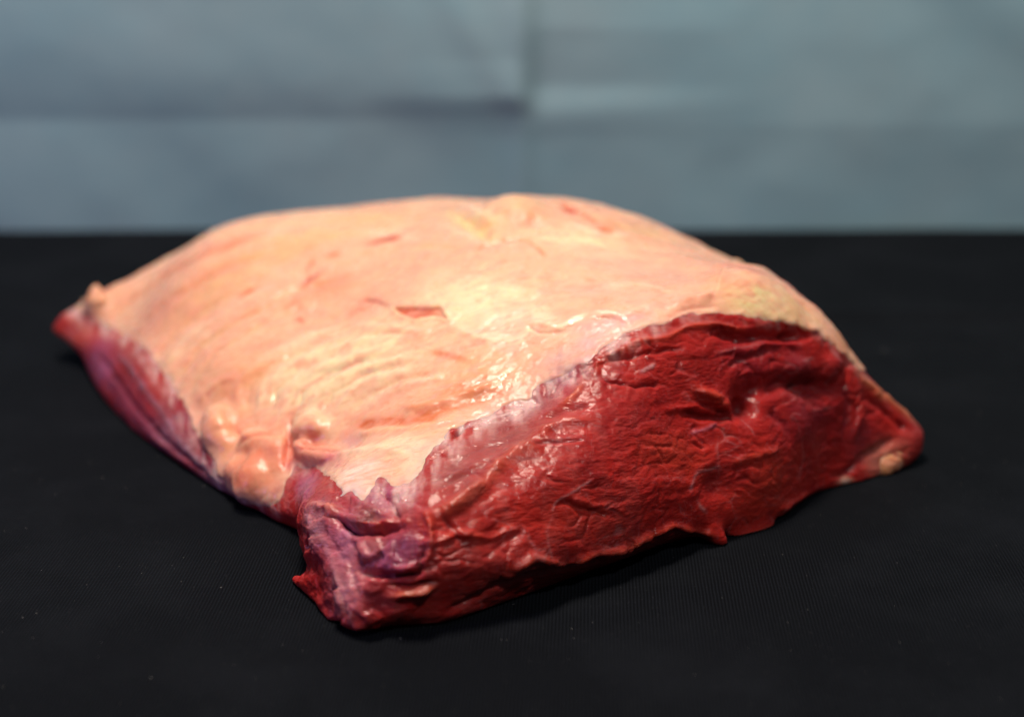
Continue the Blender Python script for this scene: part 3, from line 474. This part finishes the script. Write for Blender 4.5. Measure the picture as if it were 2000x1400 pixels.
def chart(V): return np.stack([V[:, 0], V[:, 1]*CH_S + V[:, 2]*CH_C], 1)
CHD = np.array([0, -CH_C, CH_S])
def seg_dist(q, pts):
    best = np.full(len(q), 1e9)
    for a, b in zip(pts[:-1], pts[1:]):
        a = np.array(a); d = np.array(b)-a; L = max((d*d).sum(), 1e-9)
        t = np.clip(((q-a) @ d)/L, 0, 1); e = q-a-t[:, None]*d
        best = np.minimum(best, (e*e).sum(1))
    return np.sqrt(best)
def poly_sdf(q, poly):
    ins = np.zeros(len(q), bool); n = len(poly)
    for i in range(n):
        x1, y1 = poly[i]; x2, y2 = poly[(i+1) % n]
        if y1 == y2: continue
        c = ((y1 > q[:, 1]) != (y2 > q[:, 1])) & (q[:, 0] < (x2-x1)*(q[:, 1]-y1)/(y2-y1)+x1)
        ins ^= c
    d = seg_dist(q, list(poly)+[poly[0]])
    return np.where(ins, d, -d)

def np_mesh(name, V, polys, smooth_shade=True):
    """V metres (n,3); polys (m,4)"""
    me = bpy.data.meshes.new(name); me.vertices.add(len(V)); me.vertices.foreach_set('co', V.astype(np.float32).ravel())
    m = len(polys); k = polys.shape[1]
    me.loops.add(m*k); me.loops.foreach_set('vertex_index', polys.astype(np.int32).ravel())
    me.polygons.add(m); me.polygons.foreach_set('loop_start', np.arange(0, m*k, k, dtype=np.int32))
    me.polygons.foreach_set('use_smooth', np.full(m, smooth_shade))
    me.update(calc_edges=True); return me
def paint(me, rgb, a=None):
    at = me.color_attributes.new('tint', 'FLOAT_COLOR', 'POINT')
    c = np.ones((len(rgb), 4), np.float32); c[:, :3] = np.clip(rgb, 0, 1)
    if a is not None: c[:, 3] = a
    at.data.foreach_set('color', c.ravel())
def link(name, me, mat, parent=None):
    o = bpy.data.objects.new(name, me); sc.collection.objects.link(o); me.materials.append(mat)
    if parent is not None: o.parent = parent
    return o

# ------------------------------------------------------------------ materials
def mat_nodes(name):
    m = bpy.data.materials.new(name); m.use_nodes = True; nt = m.node_tree; nt.nodes.clear()
    out = nt.nodes.new('ShaderNodeOutputMaterial'); b = nt.nodes.new('ShaderNodeBsdfPrincipled')
    nt.links.new(b.outputs[0], out.inputs[0]); return m, nt, b
class NT:
    def __init__(s, nt): s.nt = nt
    def n(s, t, **kw):
        o = s.nt.nodes.new(t)
        for k, v in kw.items():
            if k in ('inputs',):
                for kk, vv in v.items():
                    if hasattr(vv, 'is_output'): s.nt.links.new(vv, o.inputs[kk])
                    else: o.inputs[kk].default_value = vv
            else: setattr(o, k, v)
        return o
    def noise(s, vec, scale, detail=3, rough=.5, dist=0):
        return s.n('ShaderNodeTexNoise', inputs={'Vector': vec, 'Scale': scale, 'Detail': detail, 'Roughness': rough, 'Distortion': dist}).outputs[0]
    def ramp(s, fac, a, b, lo=0., hi=1.):
        return s.n('ShaderNodeMapRange', inputs={0: fac, 1: a, 2: b, 3: lo, 4: hi}).outputs[0]
    def mix(s, f, a, b, mode='MIX'):
        o = s.n('ShaderNodeMix', data_type='RGBA', blend_type=mode)
        for i, v in ((0, f), (6, a), (7, b)):
            if hasattr(v, 'is_output'): s.nt.links.new(v, o.inputs[i])
            else: o.inputs[i].default_value = v
        return o.outputs[2]
    def math(s, op, a, b=0.):
        o = s.n('ShaderNodeMath', operation=op)
        for i, v in ((0, a), (1, b)):
            if hasattr(v, 'is_output'): s.nt.links.new(v, o.inputs[i])
            else: o.inputs[i].default_value = v
        return o.outputs[0]
    def bump(s, h, strength, dist, nrm=None):
        i = {'Height': h, 'Strength': strength, 'Distance': dist}
        if nrm is not None: i['Normal'] = nrm
        return s.n('ShaderNodeBump', inputs=i).outputs[0]

def fat_material():
    m, nt, b = mat_nodes('fat'); N = NT(nt)
    at = N.n('ShaderNodeAttribute', attribute_name='tint'); co = N.n('ShaderNodeTexCoord').outputs['Object']
    st = N.n('ShaderNodeMapping', inputs={'Vector': co, 'Rotation': (0, 0, math.radians(38)), 'Scale': (1, 2.4, 1.4)}).outputs[0]
    n1 = N.noise(st, 75, 5, .62, .8); n2 = N.noise(co, 420, 4, .6); n3 = N.noise(co, 38, 3, .5, .8); n4 = N.noise(st, 200, 4, .6, .5)
    c = N.mix(N.ramp(n1, .47, .62, 0, .62), at.outputs[0], (.85, .35, .25, 1))
    c = N.mix(N.ramp(n3, .52, .70, 0, .34), c, (.92, .70, .46, 1))
    c = N.mix(N.ramp(n4, .57, .68, 0, .50), c, (.80, .27, .16, 1))
    c = N.mix(N.ramp(n2, .54, .74, 0, .14), c, (.90, .72, .54, 1))
    nt.links.new(c, b.inputs['Base Color'])
    b.inputs['Subsurface Weight'].default_value = .9; b.inputs['Subsurface Radius'].default_value = (1, .45, .25)
    b.inputs['Subsurface Scale'].default_value = .0030; b.subsurface_method = 'RANDOM_WALK'
    b.inputs['Roughness'].default_value = .5; b.inputs['Specular IOR Level'].default_value = .15
    b.inputs['Coat Weight'].default_value = .9; b.inputs['Coat IOR'].default_value = 1.42
    nt.links.new(N.ramp(N.noise(co, 70, 4, .6), .42, .60, .13, .34), b.inputs['Coat Roughness'])
    h = N.math('ADD', N.math('MULTIPLY', N.noise(st, 230, 4, .6), 1.0), N.math('MULTIPLY', N.noise(co, 900, 2, .5), .35))
    nt.links.new(N.bump(h, .22, .0008), b.inputs['Normal'])
    nt.links.new(N.bump(h, .34, .0010), b.inputs['Coat Normal'])
    return m
def lean_material():
    m, nt, b = mat_nodes('lean'); N = NT(nt)
    at = N.n('ShaderNodeAttribute', attribute_name='tint'); co = N.n('ShaderNodeTexCoord').outputs['Object']
    st = N.n('ShaderNodeMapping', inputs={'Vector': co, 'Rotation': (math.radians(-8), math.radians(-6), math.radians(-32)), 'Scale': (1, 2.5, 4.0)}).outputs[0]
    n1 = N.noise(co, 95, 5, .62, .8); n2 = N.noise(st, 420, 4, .65, .3); n3 = N.noise(co, 42, 4, .6, 1.4)
    c = N.mix(N.ramp(n1, .48, .72, 0, .55), at.outputs[0], (.20, .008, .014, 1))
    c = N.mix(N.ramp(n2, .55, .75, 0, .22), c, (.54, .05, .04, 1))
    c = N.mix(N.ramp(n2, .47, .30, 0, .35), c, (.17, .006, .010, 1))
    vein = N.math('ABSOLUTE', N.math('SUBTRACT', n3, .5))
    c = N.mix(N.ramp(vein, 0, .006, .14, 0), c, (.52, .25, .28, 1))
    nt.links.new(c, b.inputs['Base Color'])
    b.inputs['Subsurface Weight'].default_value = .7; b.inputs['Subsurface Radius'].default_value = (1, .14, .06)
    b.inputs['Subsurface Scale'].default_value = .0030
    b.inputs['Roughness'].default_value = .5; b.inputs['Specular IOR Level'].default_value = .12
    b.inputs['Coat Weight'].default_value = .8; b.inputs['Coat IOR'].default_value = 1.4
    flk = N.n('ShaderNodeTexVoronoi', feature='SMOOTH_F1', inputs={'Vector': N.n('ShaderNodeMixRGB', blend_type='ADD', inputs={0: .006, 1: st, 2: N.n('ShaderNodeTexNoise', inputs={'Vector': co, 'Scale': 90.0, 'Detail': 3}).outputs[1]}).outputs[0], 'Scale': 340.0, 'Smoothness': .5}).outputs[0]
    nt.links.new(N.ramp(N.noise(co, 110, 4, .6), .40, .62, .06, .26), b.inputs['Coat Roughness'])
    h = N.math('ADD', N.math('MULTIPLY', N.noise(st, 230, 4, .62), .9), N.math('ADD', N.math('MULTIPLY', N.noise(co, 750, 3, .6), .4), N.math('MULTIPLY', flk, N.ramp(N.noise(co, 55, 3, .6, .5), .40, .62, -.10, -.60))))
    nt.links.new(N.bump(h, .40, .0011), b.inputs['Normal'])
    nt.links.new(N.bump(h, .34, .0011), b.inputs['Coat Normal'])
    return m
FATM = fat_material(); LEANM = lean_material()

# ------------------------------------------------------------------ setting: black cloth and the sheet behind
def grid_sheet(xs, ys, f):
    X, Y = np.meshgrid(xs, ys, indexing='ij'); V = f(X.ravel(), Y.ravel()); nx, ny = len(xs), len(ys)
    i = np.arange(nx*ny).reshape(nx, ny)
    return V, np.stack([i[:-1, :-1].ravel(), i[1:, :-1].ravel(), i[1:, 1:].ravel(), i[:-1, 1:].ravel()], 1)
def cloth_f(X, Y):
    P = np.stack([X, Y, 0*X], 1)
    far = sst(620, 700, Y)
    z = -.25 - .25*(fbm(P/60., 3, 3)+1)*.6
    z = z + 2.0*np.exp(-((Y-(606+.012*X))/6.)**2)*sst(20, 120, X) + .9*np.exp(-((Y-(640-.02*X))/14.)**2)*sst(300, 0, X)*sst(-60, -200, X)
    z = z + .5*np.exp(-((Y-(520+.1*X))/9.)**2)*sst(120, 220, X)
    return np.stack([X, Y, z], 1)/1000
xs = np.concatenate([np.linspace(-1200, -320, 12, endpoint=False), np.linspace(-320, 320, 320), np.linspace(330, 1200, 12)])
ys = np.concatenate([np.linspace(-600, 120, 10, endpoint=False), np.linspace(120, 800, 340)])
V, Q = grid_sheet(xs, ys, cloth_f)
m, nt, b = mat_nodes('black_cloth'); N = NT(nt); co = N.n('ShaderNodeTexCoord').outputs['Object']
wob = N.n('ShaderNodeMixRGB', blend_type='ADD', inputs={0: 1.0, 1: co, 2: N.n('ShaderNodeTexNoise', inputs={'Vector': co, 'Scale': 14.0, 'Detail': 2}).outputs[1]}).outputs[0]
wv = N.n('ShaderNodeMapping', inputs={'Vector': co, 'Rotation': (0, 0, math.radians(3))}).outputs[0]
w1 = N.n('ShaderNodeTexWave', bands_direction='X', inputs={'Vector': wv, 'Scale': 320.0, 'Distortion': .8, 'Detail': 1, 'Detail Scale': .6}).outputs[1]
w2 = N.n('ShaderNodeTexWave', bands_direction='Y', inputs={'Vector': wv, 'Scale': 380.0, 'Distortion': .8, 'Detail': 1, 'Detail Scale': .6}).outputs[1]
wh = N.math('MULTIPLY', w1, N.math('ADD', N.math('MULTIPLY', w2, .6), .4))
spk = N.noise(co, 1300, 2, .6)
c = N.mix(wh, (.0018, .0021, .0030, 1), (.0088, .0105, .0150, 1))
c = N.mix(N.ramp(spk, .66, .80, 0, .4), c, (.06, .06, .066, 1))
c = N.mix(N.ramp(N.noise(co, 18, 5, .65), .45, .80, 0, .45), c, (.013, .015, .020, 1))
nt.links.new(c, b.inputs['Base Color']); b.inputs['Roughness'].default_value = .75
b.inputs['Specular IOR Level'].default_value = .035
b.inputs['Sheen Weight'].default_value = .02; b.inputs['Sheen Roughness'].default_value = .45; b.inputs['Sheen Tint'].default_value = (.6, .8, 1, 1)
nt.links.new(N.bump(wh, .5, .0006), b.inputs['Normal'])
table = link('tabletop', np_mesh('tabletop', V, Q), m); table['kind'] = 'structure'
table['label'] = 'black ribbed woven cloth spread flat under the raw beef'

def sheet_f(X, Z):
    # creased hanging sheet; d = towards the viewer (mm)
    P = np.stack([X, Z, 0*X], 1)
    d = 2.0*fbm(P/85., 2, 21) + .25*fbm(P/28., 2, 22)
    left = sst(20, 0, X)
    zf = 62 + .01*X
    up = np.clip(Z-zf, 0, 200); dn = np.clip(zf-Z, 0, 200)
    d = d + left*(.17*(30*np.tanh(up/30.)) - .07*dn)              # folded panels
    pk = sst(-95, -10, X)*sst(12, -2, X); d = d + pk*.07*np.clip(20-np.abs(Z-zf-12), 0, 20)      # the pocket left of the crossing
    dg = (X-8) + .62*(Z-zf); d = d + 1.0*np.exp(-(dg/12.)**2)*sst(0, 14, Z-zf)*left               # diagonal fold
    d = d + 1.9*np.exp(-((X-5)/7.)**2)                                                           # vertical crease
    right = 1-left
    d = d - right*(.05*np.clip(zf-4-Z, 0, 100)) + right*1.0*np.exp(-((Z-66-.05*(X-20))/9.)**2)*sst(150, 30, X)
    d = d + right*(.08*np.clip(Z-80, 0, 30))*sst(150, 40, X)
    d = d + 2.0*np.exp(-((Z-104+.55*(X-290))/24.)**2)*sst(180, 240, X)
    Zs = Z*1.0
    return np.stack([X, 753 - d - .0*Zs + .006*X, Zs-1.0-.008*X], 1)/1000
xs = np.concatenate([np.linspace(-1200, -330, 10, endpoint=False), np.linspace(-330, 330, 330), np.linspace(340, 1200, 10)])
zs = np.concatenate([np.linspace(-6, 170, 130, endpoint=False), np.linspace(170, 620, 20)])
V, Q = grid_sheet(xs, zs, sheet_f); Q = Q[:, ::-1].copy()
m, nt, b = mat_nodes('grey_blue_sheet'); N = NT(nt); co = N.n('ShaderNodeTexCoord').outputs['Object']
c = N.mix(N.ramp(N.noise(co, 9, 4, .6), .35, .65), (.30, .52, .625, 1), (.35, .545, .635, 1))
c = N.mix(N.ramp(N.noise(co, 160, 3, .6), .4, .7, 0, .2), c, (.38, .555, .635, 1))
nt.links.new(c, b.inputs['Base Color']); b.inputs['Roughness'].default_value = .55
b.inputs['Specular IOR Level'].default_value = .3
sheet = link('backdrop_sheet', np_mesh('backdrop_sheet', V, Q), m)
sheet['label'] = 'creased grey blue sheet hanging upright behind the raw beef'; sheet['category'] = 'backdrop'

# ------------------------------------------------------------------ the beef joint
root = bpy.data.objects.new('beef_joint', None); sc.collection.objects.link(root); root.location = (0, 0.47, 0)
root['label'] = 'raw beef joint with thick cream fat cap lying on black cloth'; root['category'] = 'meat'
ORG = np.array([0, 470., 0])

def ball_meshes(balls):
    balls = [np.array(b_) for b_ in balls]; dense = [balls[0]]; ml = []
    for a, b_ in zip(balls[:-1], balls[1:]):
        for k in range(1, 5): dense.append(a+(b_-a)*k/4)
    for bb in dense:
        bm = bmesh.new(); bmesh.ops.create_icosphere(bm, subdivisions=3, radius=float(bb[3])); bmesh.ops.translate(bm, verts=bm.verts, vec=tuple(bb[:3]))
        mm = bpy.data.meshes.new('t'); bm.to_mesh(mm); bm.free(); ml.append(mm)
    return ml
fused = [m_ for nm, kd, balls in LUMPS if kd == 'fused' for m_ in ball_meshes(balls)]
V, Q = remesh([joint_base()]+fused, VOX)
V = smooth(V, Q, 10)
soft = np.zeros(len(V))
for nm, kd, balls in LUMPS:
    if kd == 'fused':
        for b_ in balls:
            dd = np.sqrt(((V-np.array(b_[:3]))**2).sum(1)); soft = np.maximum(soft, sst(b_[3]+6, b_[3]+1, dd))
V = smooth(V, Q, 55, .5, soft)
Nn = normals(V, Q)
base_z = V[:, 2].copy()

def apply_features(V, Nn, layers, off=None):
    """returns displacement (mm) and painted colours for each layer"""
    q = chart(V); P3 = V/9.0
    wob = np.stack([fbm(P3, 3, 51), fbm(P3, 3, 52)], 1)*.75 + np.stack([fbm(V/2.6, 2, 53), fbm(V/2.6, 2, 54)], 1)*.35
    q = q + wob
    face = sst(-.05, .22, Nn @ CHD)
    disp = np.zeros(len(V)); col = {k: [np.tile(np.array(c, float), (len(V), 1))] for k, c in layers.items()}
    mod = 1 + .55*fbm(V/5., 2, 60)
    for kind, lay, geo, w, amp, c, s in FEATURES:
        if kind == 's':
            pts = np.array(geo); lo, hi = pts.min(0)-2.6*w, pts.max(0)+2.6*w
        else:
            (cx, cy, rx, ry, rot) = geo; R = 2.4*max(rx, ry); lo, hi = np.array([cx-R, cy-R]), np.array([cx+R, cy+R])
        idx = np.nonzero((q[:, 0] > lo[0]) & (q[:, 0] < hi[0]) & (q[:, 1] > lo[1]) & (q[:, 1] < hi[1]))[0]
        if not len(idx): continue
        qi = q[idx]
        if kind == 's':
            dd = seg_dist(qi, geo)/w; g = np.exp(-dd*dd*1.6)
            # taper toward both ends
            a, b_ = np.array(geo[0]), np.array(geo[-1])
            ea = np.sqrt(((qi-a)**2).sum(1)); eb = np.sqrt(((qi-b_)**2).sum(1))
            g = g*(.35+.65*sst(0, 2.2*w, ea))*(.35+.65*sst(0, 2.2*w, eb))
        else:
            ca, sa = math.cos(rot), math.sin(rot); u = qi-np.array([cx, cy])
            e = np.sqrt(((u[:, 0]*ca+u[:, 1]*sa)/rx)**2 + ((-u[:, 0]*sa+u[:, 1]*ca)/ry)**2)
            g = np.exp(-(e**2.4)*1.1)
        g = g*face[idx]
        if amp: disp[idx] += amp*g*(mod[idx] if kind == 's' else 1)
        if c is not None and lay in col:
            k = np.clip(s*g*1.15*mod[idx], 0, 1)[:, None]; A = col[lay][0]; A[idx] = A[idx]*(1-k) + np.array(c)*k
    return disp, {k: v[0] for k, v in col.items()}

# where the fat lies (signed distance, mm, + inside)
q = chart(V); q2 = q + np.stack([fbm(V/6., 3, 71), fbm(V/6., 3, 72)], 1)*1.3 + np.stack([fbm(V/2., 2, 74), fbm(V/2., 2, 75)], 1)*.5
facing = Nn @ CHD
sd_front = np.full(len(V), -20.); near = facing > -.3
sd_front[near] = poly_sdf(q2[near], FAT_POLY)
sd_back = (V[:, 2]-22)*.8 + 2*fbm(V/8., 2, 73)
wf = sst(-.12, .05, facing); sd = sd_front*wf + sd_back*(1-wf)
sd = np.where(Nn[:, 2] < -.55, -20, sd)
sd = smooth(np.clip(sd, -8, 8)[:, None], Q, 2)[:, 0]
isfat = sst(-.5, .8, sd)

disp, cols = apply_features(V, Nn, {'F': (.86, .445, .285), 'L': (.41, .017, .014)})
cut = poly_sdf(q + np.stack([fbm(V/2.5, 2, 55), fbm(V/2.5, 2, 56)], 1)*.25, CUT_POLY); cutm = sst(-.15, .35, cut)*sst(0, .2, facing)
disp = disp - 1.0*cutm + .35*np.exp(-((cut+.5)/.6)**2)
V = V + Nn*(disp*sst(.0, 3.5, base_z))[:, None]
V = smooth(V, Q, 1, .4); Nn = normals(V, Q)

# muscle grain on the cut faces: torn fibre bundles
Li = np.nonzero(isfat < .9)[0]; p = V[Li]
ga = np.array([.85, .52, -.04]); ga /= np.linalg.norm(ga); gb = np.cross([.52, -.85, .1], ga); gb /= np.linalg.norm(gb); gc = np.cross(ga, gb)
wp = p + np.stack([fbm(p/15., 3, 81), fbm(p/15., 3, 82), fbm(p/15., 3, 83)], 1)*6.0
fr = np.stack([wp @ ga, wp @ gb, wp @ gc], 1)
def facets(f, seed, tilt):
    d1, d2, v1, o = cells(f, seed); r = lambda k: (v1*97.13*(k+1)) % 1.0-.5
    return (v1-.5) + tilt*(o[:, 0]*r(1)+o[:, 1]*(r(2)+.25)*1.6+o[:, 2]*r(3)), d1, d2
big, d1, d2 = facets(fr/np.array([13., 5.0, 6.0]), 90, 1.5)
mid, e1, e2 = facets(fr/np.array([4.6, 1.9, 2.4]), 93, 1.5)
wq = fr + 1.2*np.stack([fbm(p/4., 2, 301), fbm(p/4., 2, 302), fbm(p/4., 2, 303)], 1)
pil, pv, po = (lambda r: (r[0], r[2], r[3]))(cells(wq/np.array([7.5, 2.5, 3.0]), 97))
pil = .62-pil**1.4 + .35*(pv-.5) + .5*po[:, 1]*(pv-.2)
slit = np.exp(-((d2-d1)/.06)**2)*sst(.05, .45, fbm(p/11., 2, 85))
fib = fbm(fr/np.array([4.0, .75, 1.0]), 3, 88)
low = 1.6*fbm(p/17., 3, 86)
side_w = sst(-70, -20, p[:, 0])*.7 + .3
chunk = facets((p+2.*np.stack([fbm(p/6., 2, 201), fbm(p/6., 2, 202), fbm(p/6., 2, 203)], 1))/6.0, 204, 1.3)[0]
corner = sst(-20, -40, p[:, 0])*sst(392, 375, p[:, 1])
grain = .44*pil*(.45+.75*sst(-.35, .35, fbm(p/13., 2, 310)))*side_w + (.15*big - .7*slit)*side_w + (.05+.24*corner)*mid*(.75+.7*fbm(p/14., 2, 87)) + 1.0*corner*chunk + .08*fib + .42*low
dl = np.zeros(len(V)); dl[Li] = grain*(1-isfat[Li])
# cap relief: soft swells and stretched skin
Fi = np.nonzero(isfat > .02)[0]; p = V[Fi]
fl = np.stack([p[:, 0]*.78+p[:, 1]*.62, -p[:, 0]*.62+p[:, 1]*.78, p[:, 2]], 1)
skin = .40*fbm(p/11., 3, 101) + .26*fbm(fl/np.array([9., 2.6, 4.]), 3, 103) + .10*fbm(fl/np.array([2.6, .9, 1.4]), 2, 104)
lump = fbm(p/3.4, 3, 105)*.55*sst(5, 0, sd[Fi])
dl[Fi] += (skin + lump)*isfat[Fi]
V = V + Nn*(dl*sst(.0, 3., base_z))[:, None]
V = smooth(V, Q, 1, .5)
V[:, 2] = np.maximum(V[:, 2], .05)
Nn = normals(V, Q)

# colour of the two tissues
def colour_var(c, p, seed, amt):
    n = fbm(p/10., 4, seed)[:, None]; return c*(1+amt*n)
cl = colour_var(cols['L'], V, 111, .22); cf = colour_var(cols['F'], V, 115, .05)
cre = np.zeros(len(V)); cre[Li] = np.exp(-((d2-d1)/.05)**2)*sst(.2, .6, fbm(V[Li]/13., 2, 118))
cl = cl*(1-.35*cre[:, None]) + np.array([.50, .24, .26])*.35*cre[:, None]
mz = np.maximum(sst(-48, -30, V[:, 0])*sst(52, 34, V[:, 0]), .8*sst(-62, -78, V[:, 0]))
ms = fbm(np.stack([V[:, 0]*.9+V[:, 2]*.3, V[:, 1]*.4, (V[:, 2]-.4*V[:, 0])*.5], 1)/np.array([2.2, 4., 5.]), 3, 121)
rim = np.exp(-((sd-.2)/(1.2+2.5*mz))**2)*(.6+.6*ms); rim = np.clip(rim, 0, 1)[:, None]*.65
cf = cf*(1-rim) + np.array([.78, .46, .42])*rim
cf = cf*(1-.95*cutm[:, None]) + np.array([.58, .085, .03])*.95*cutm[:, None]
memb = np.clip(np.exp(-(np.minimum(sd+1., 0)/(1.0+2.9*mz))**2)*(.08+.55*mz+(.4+1.2*mz)*ms), 0, 1)[:, None]*.85
cl = cl*(1-memb) + np.array([.74, .48, .46])*memb

# lean body sinks a little under the cap
Vl = V - Nn*(1.3*sst(.4, 2.6, sd))[:, None]; Vl[:, 2] = np.maximum(Vl[:, 2], .05)
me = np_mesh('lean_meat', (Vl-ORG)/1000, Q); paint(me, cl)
lean = link('lean_meat', me, LEANM, root); lean['label'] = 'deep red cut muscle with torn fibres and glossy wet ridges'

# cap: closed slab following the upper surface
keep = (sd[Q] > -1.3).all(1); Fq = Q[keep]
used = np.unique(Fq); mp = np.full(len(V), -1); mp[used] = np.arange(len(used)); Fq = mp[Fq]
thick = .22 + .35*fbm(V[used]/7., 3, 131)
hh = -0.9 + (.9+thick)*sst(-1.2, 1.3, sd[used])
top = V[used] + Nn[used]*hh[:, None]; Vs = smooth(V, Q, 20); botm = (Vs - normals(Vs, Q)*(1.6+7.0*sst(0, 7, sd))[:, None])[used]; botm[:, 2] = np.maximum(botm[:, 2], .6)
n = len(used)
e = np.concatenate([Fq[:, [0, 1]], Fq[:, [1, 2]], Fq[:, [2, 3]], Fq[:, [3, 0]]])
key = np.minimum(e[:, 0], e[:, 1]).astype(np.int64)*n + np.maximum(e[:, 0], e[:, 1]); u, first, cnt = np.unique(key, return_index=True, return_counts=True)
be = e[first[cnt == 1]]
rimq = np.stack([be[:, 1], be[:, 0], be[:, 0]+n, be[:, 1]+n], 1)
polys = np.concatenate([Fq, Fq[:, ::-1]+n, rimq])
me = np_mesh('fat_cap', (np.concatenate([top, botm])-ORG)/1000, polys); paint(me, np.concatenate([cf[used], cf[used]]))
cap = link('fat_cap', me, FATM, root); cap['label'] = 'cream and peach fat cap with folds, nicks and red stains'

# ------------------------------------------------------------------ lumps, shreds and flaps
def lump_part(name, kind, balls, seed):
    ml = ball_meshes(balls); balls = [np.array(b_) for b_ in balls]
    v, f = remesh(ml, .45); v = smooth(v, f, 8)
    nn = normals(v, f); r = float(np.mean([b_[3] for b_ in balls]))
    v = v + nn*((.16*r*fbm(v/(r*.8), 3, seed) + .22*fbm(v/1.5, 3, seed+3)))[:, None]
    v[:, 2] = np.maximum(v[:, 2], .05)
    nn = normals(v, f)
    _, cc = apply_features(v, nn, {'F': (.66, .26, .12), 'L': (.42, .022, .018)})
    k = np.clip(.5+.7*fbm(v/4., 3, seed+6), 0, 1)[:, None]
    c = cc['F']*(1-.30*k)+np.array([.72, .32, .22])*.30*k if kind == 'fat' else cc['L']*(1-.3*k)+np.array([.46, .08, .05])*.3*k
    me = np_mesh(name, (v-ORG)/1000, f); paint(me, c)
    return link(name, me, FATM if kind == 'fat' else LEANM, root)
for i, (nm, kd, balls) in enumerate(LUMPS):
    if kd != 'fused': lump_part(nm, kd, balls, 200+i*11)

# ------------------------------------------------------------------ lint on the cloth
rng = np.random.default_rng(7)
LV, LF = [], []
def mote(x, y, L, w, a, z):
    k = len(LV); c, s = math.cos(a), math.sin(a)
    for (u, v_, h) in ((-L, 0, 0), (0, -w, 0), (L, 0, 0), (0, w, 0), (0, 0, w*1.2), (0, 0, -w*.4)):
        LV.append((x+u*c-v_*s, y+u*s+v_*c, z+h))
    for t in ((0, 1, 4), (1, 2, 4), (2, 3, 4), (3, 0, 4), (1, 0, 5), (2, 1, 5), (3, 2, 5), (0, 3, 5)): LF.append(tuple(k+j for j in t))
for _ in range(750):
    x, y = rng.uniform(-260, 260), rng.uniform(255, 640); s = rng.uniform(.05, .13)*(1 if rng.random() < .95 else 1.7)
    mote(x, y, s*(1 if rng.random() < .8 else 3), s*.8, rng.uniform(0, 6.28), float(cloth_f(np.array([x]), np.array([y]))[0, 2]*1000)+s*.4)
me = bpy.data.meshes.new('lint'); me.from_pydata([(a/1000, b_/1000, c/1000) for a, b_, c in LV], [], LF)
m, nt, b = mat_nodes('lint'); b.inputs['Base Color'].default_value = (.34, .335, .33, 1); b.inputs['Roughness'].default_value = .8
lint = link('lint', me, m); lint['kind'] = 'stuff'; lint['label'] = 'tiny pale lint specks scattered over the black cloth'; lint['category'] = 'lint'
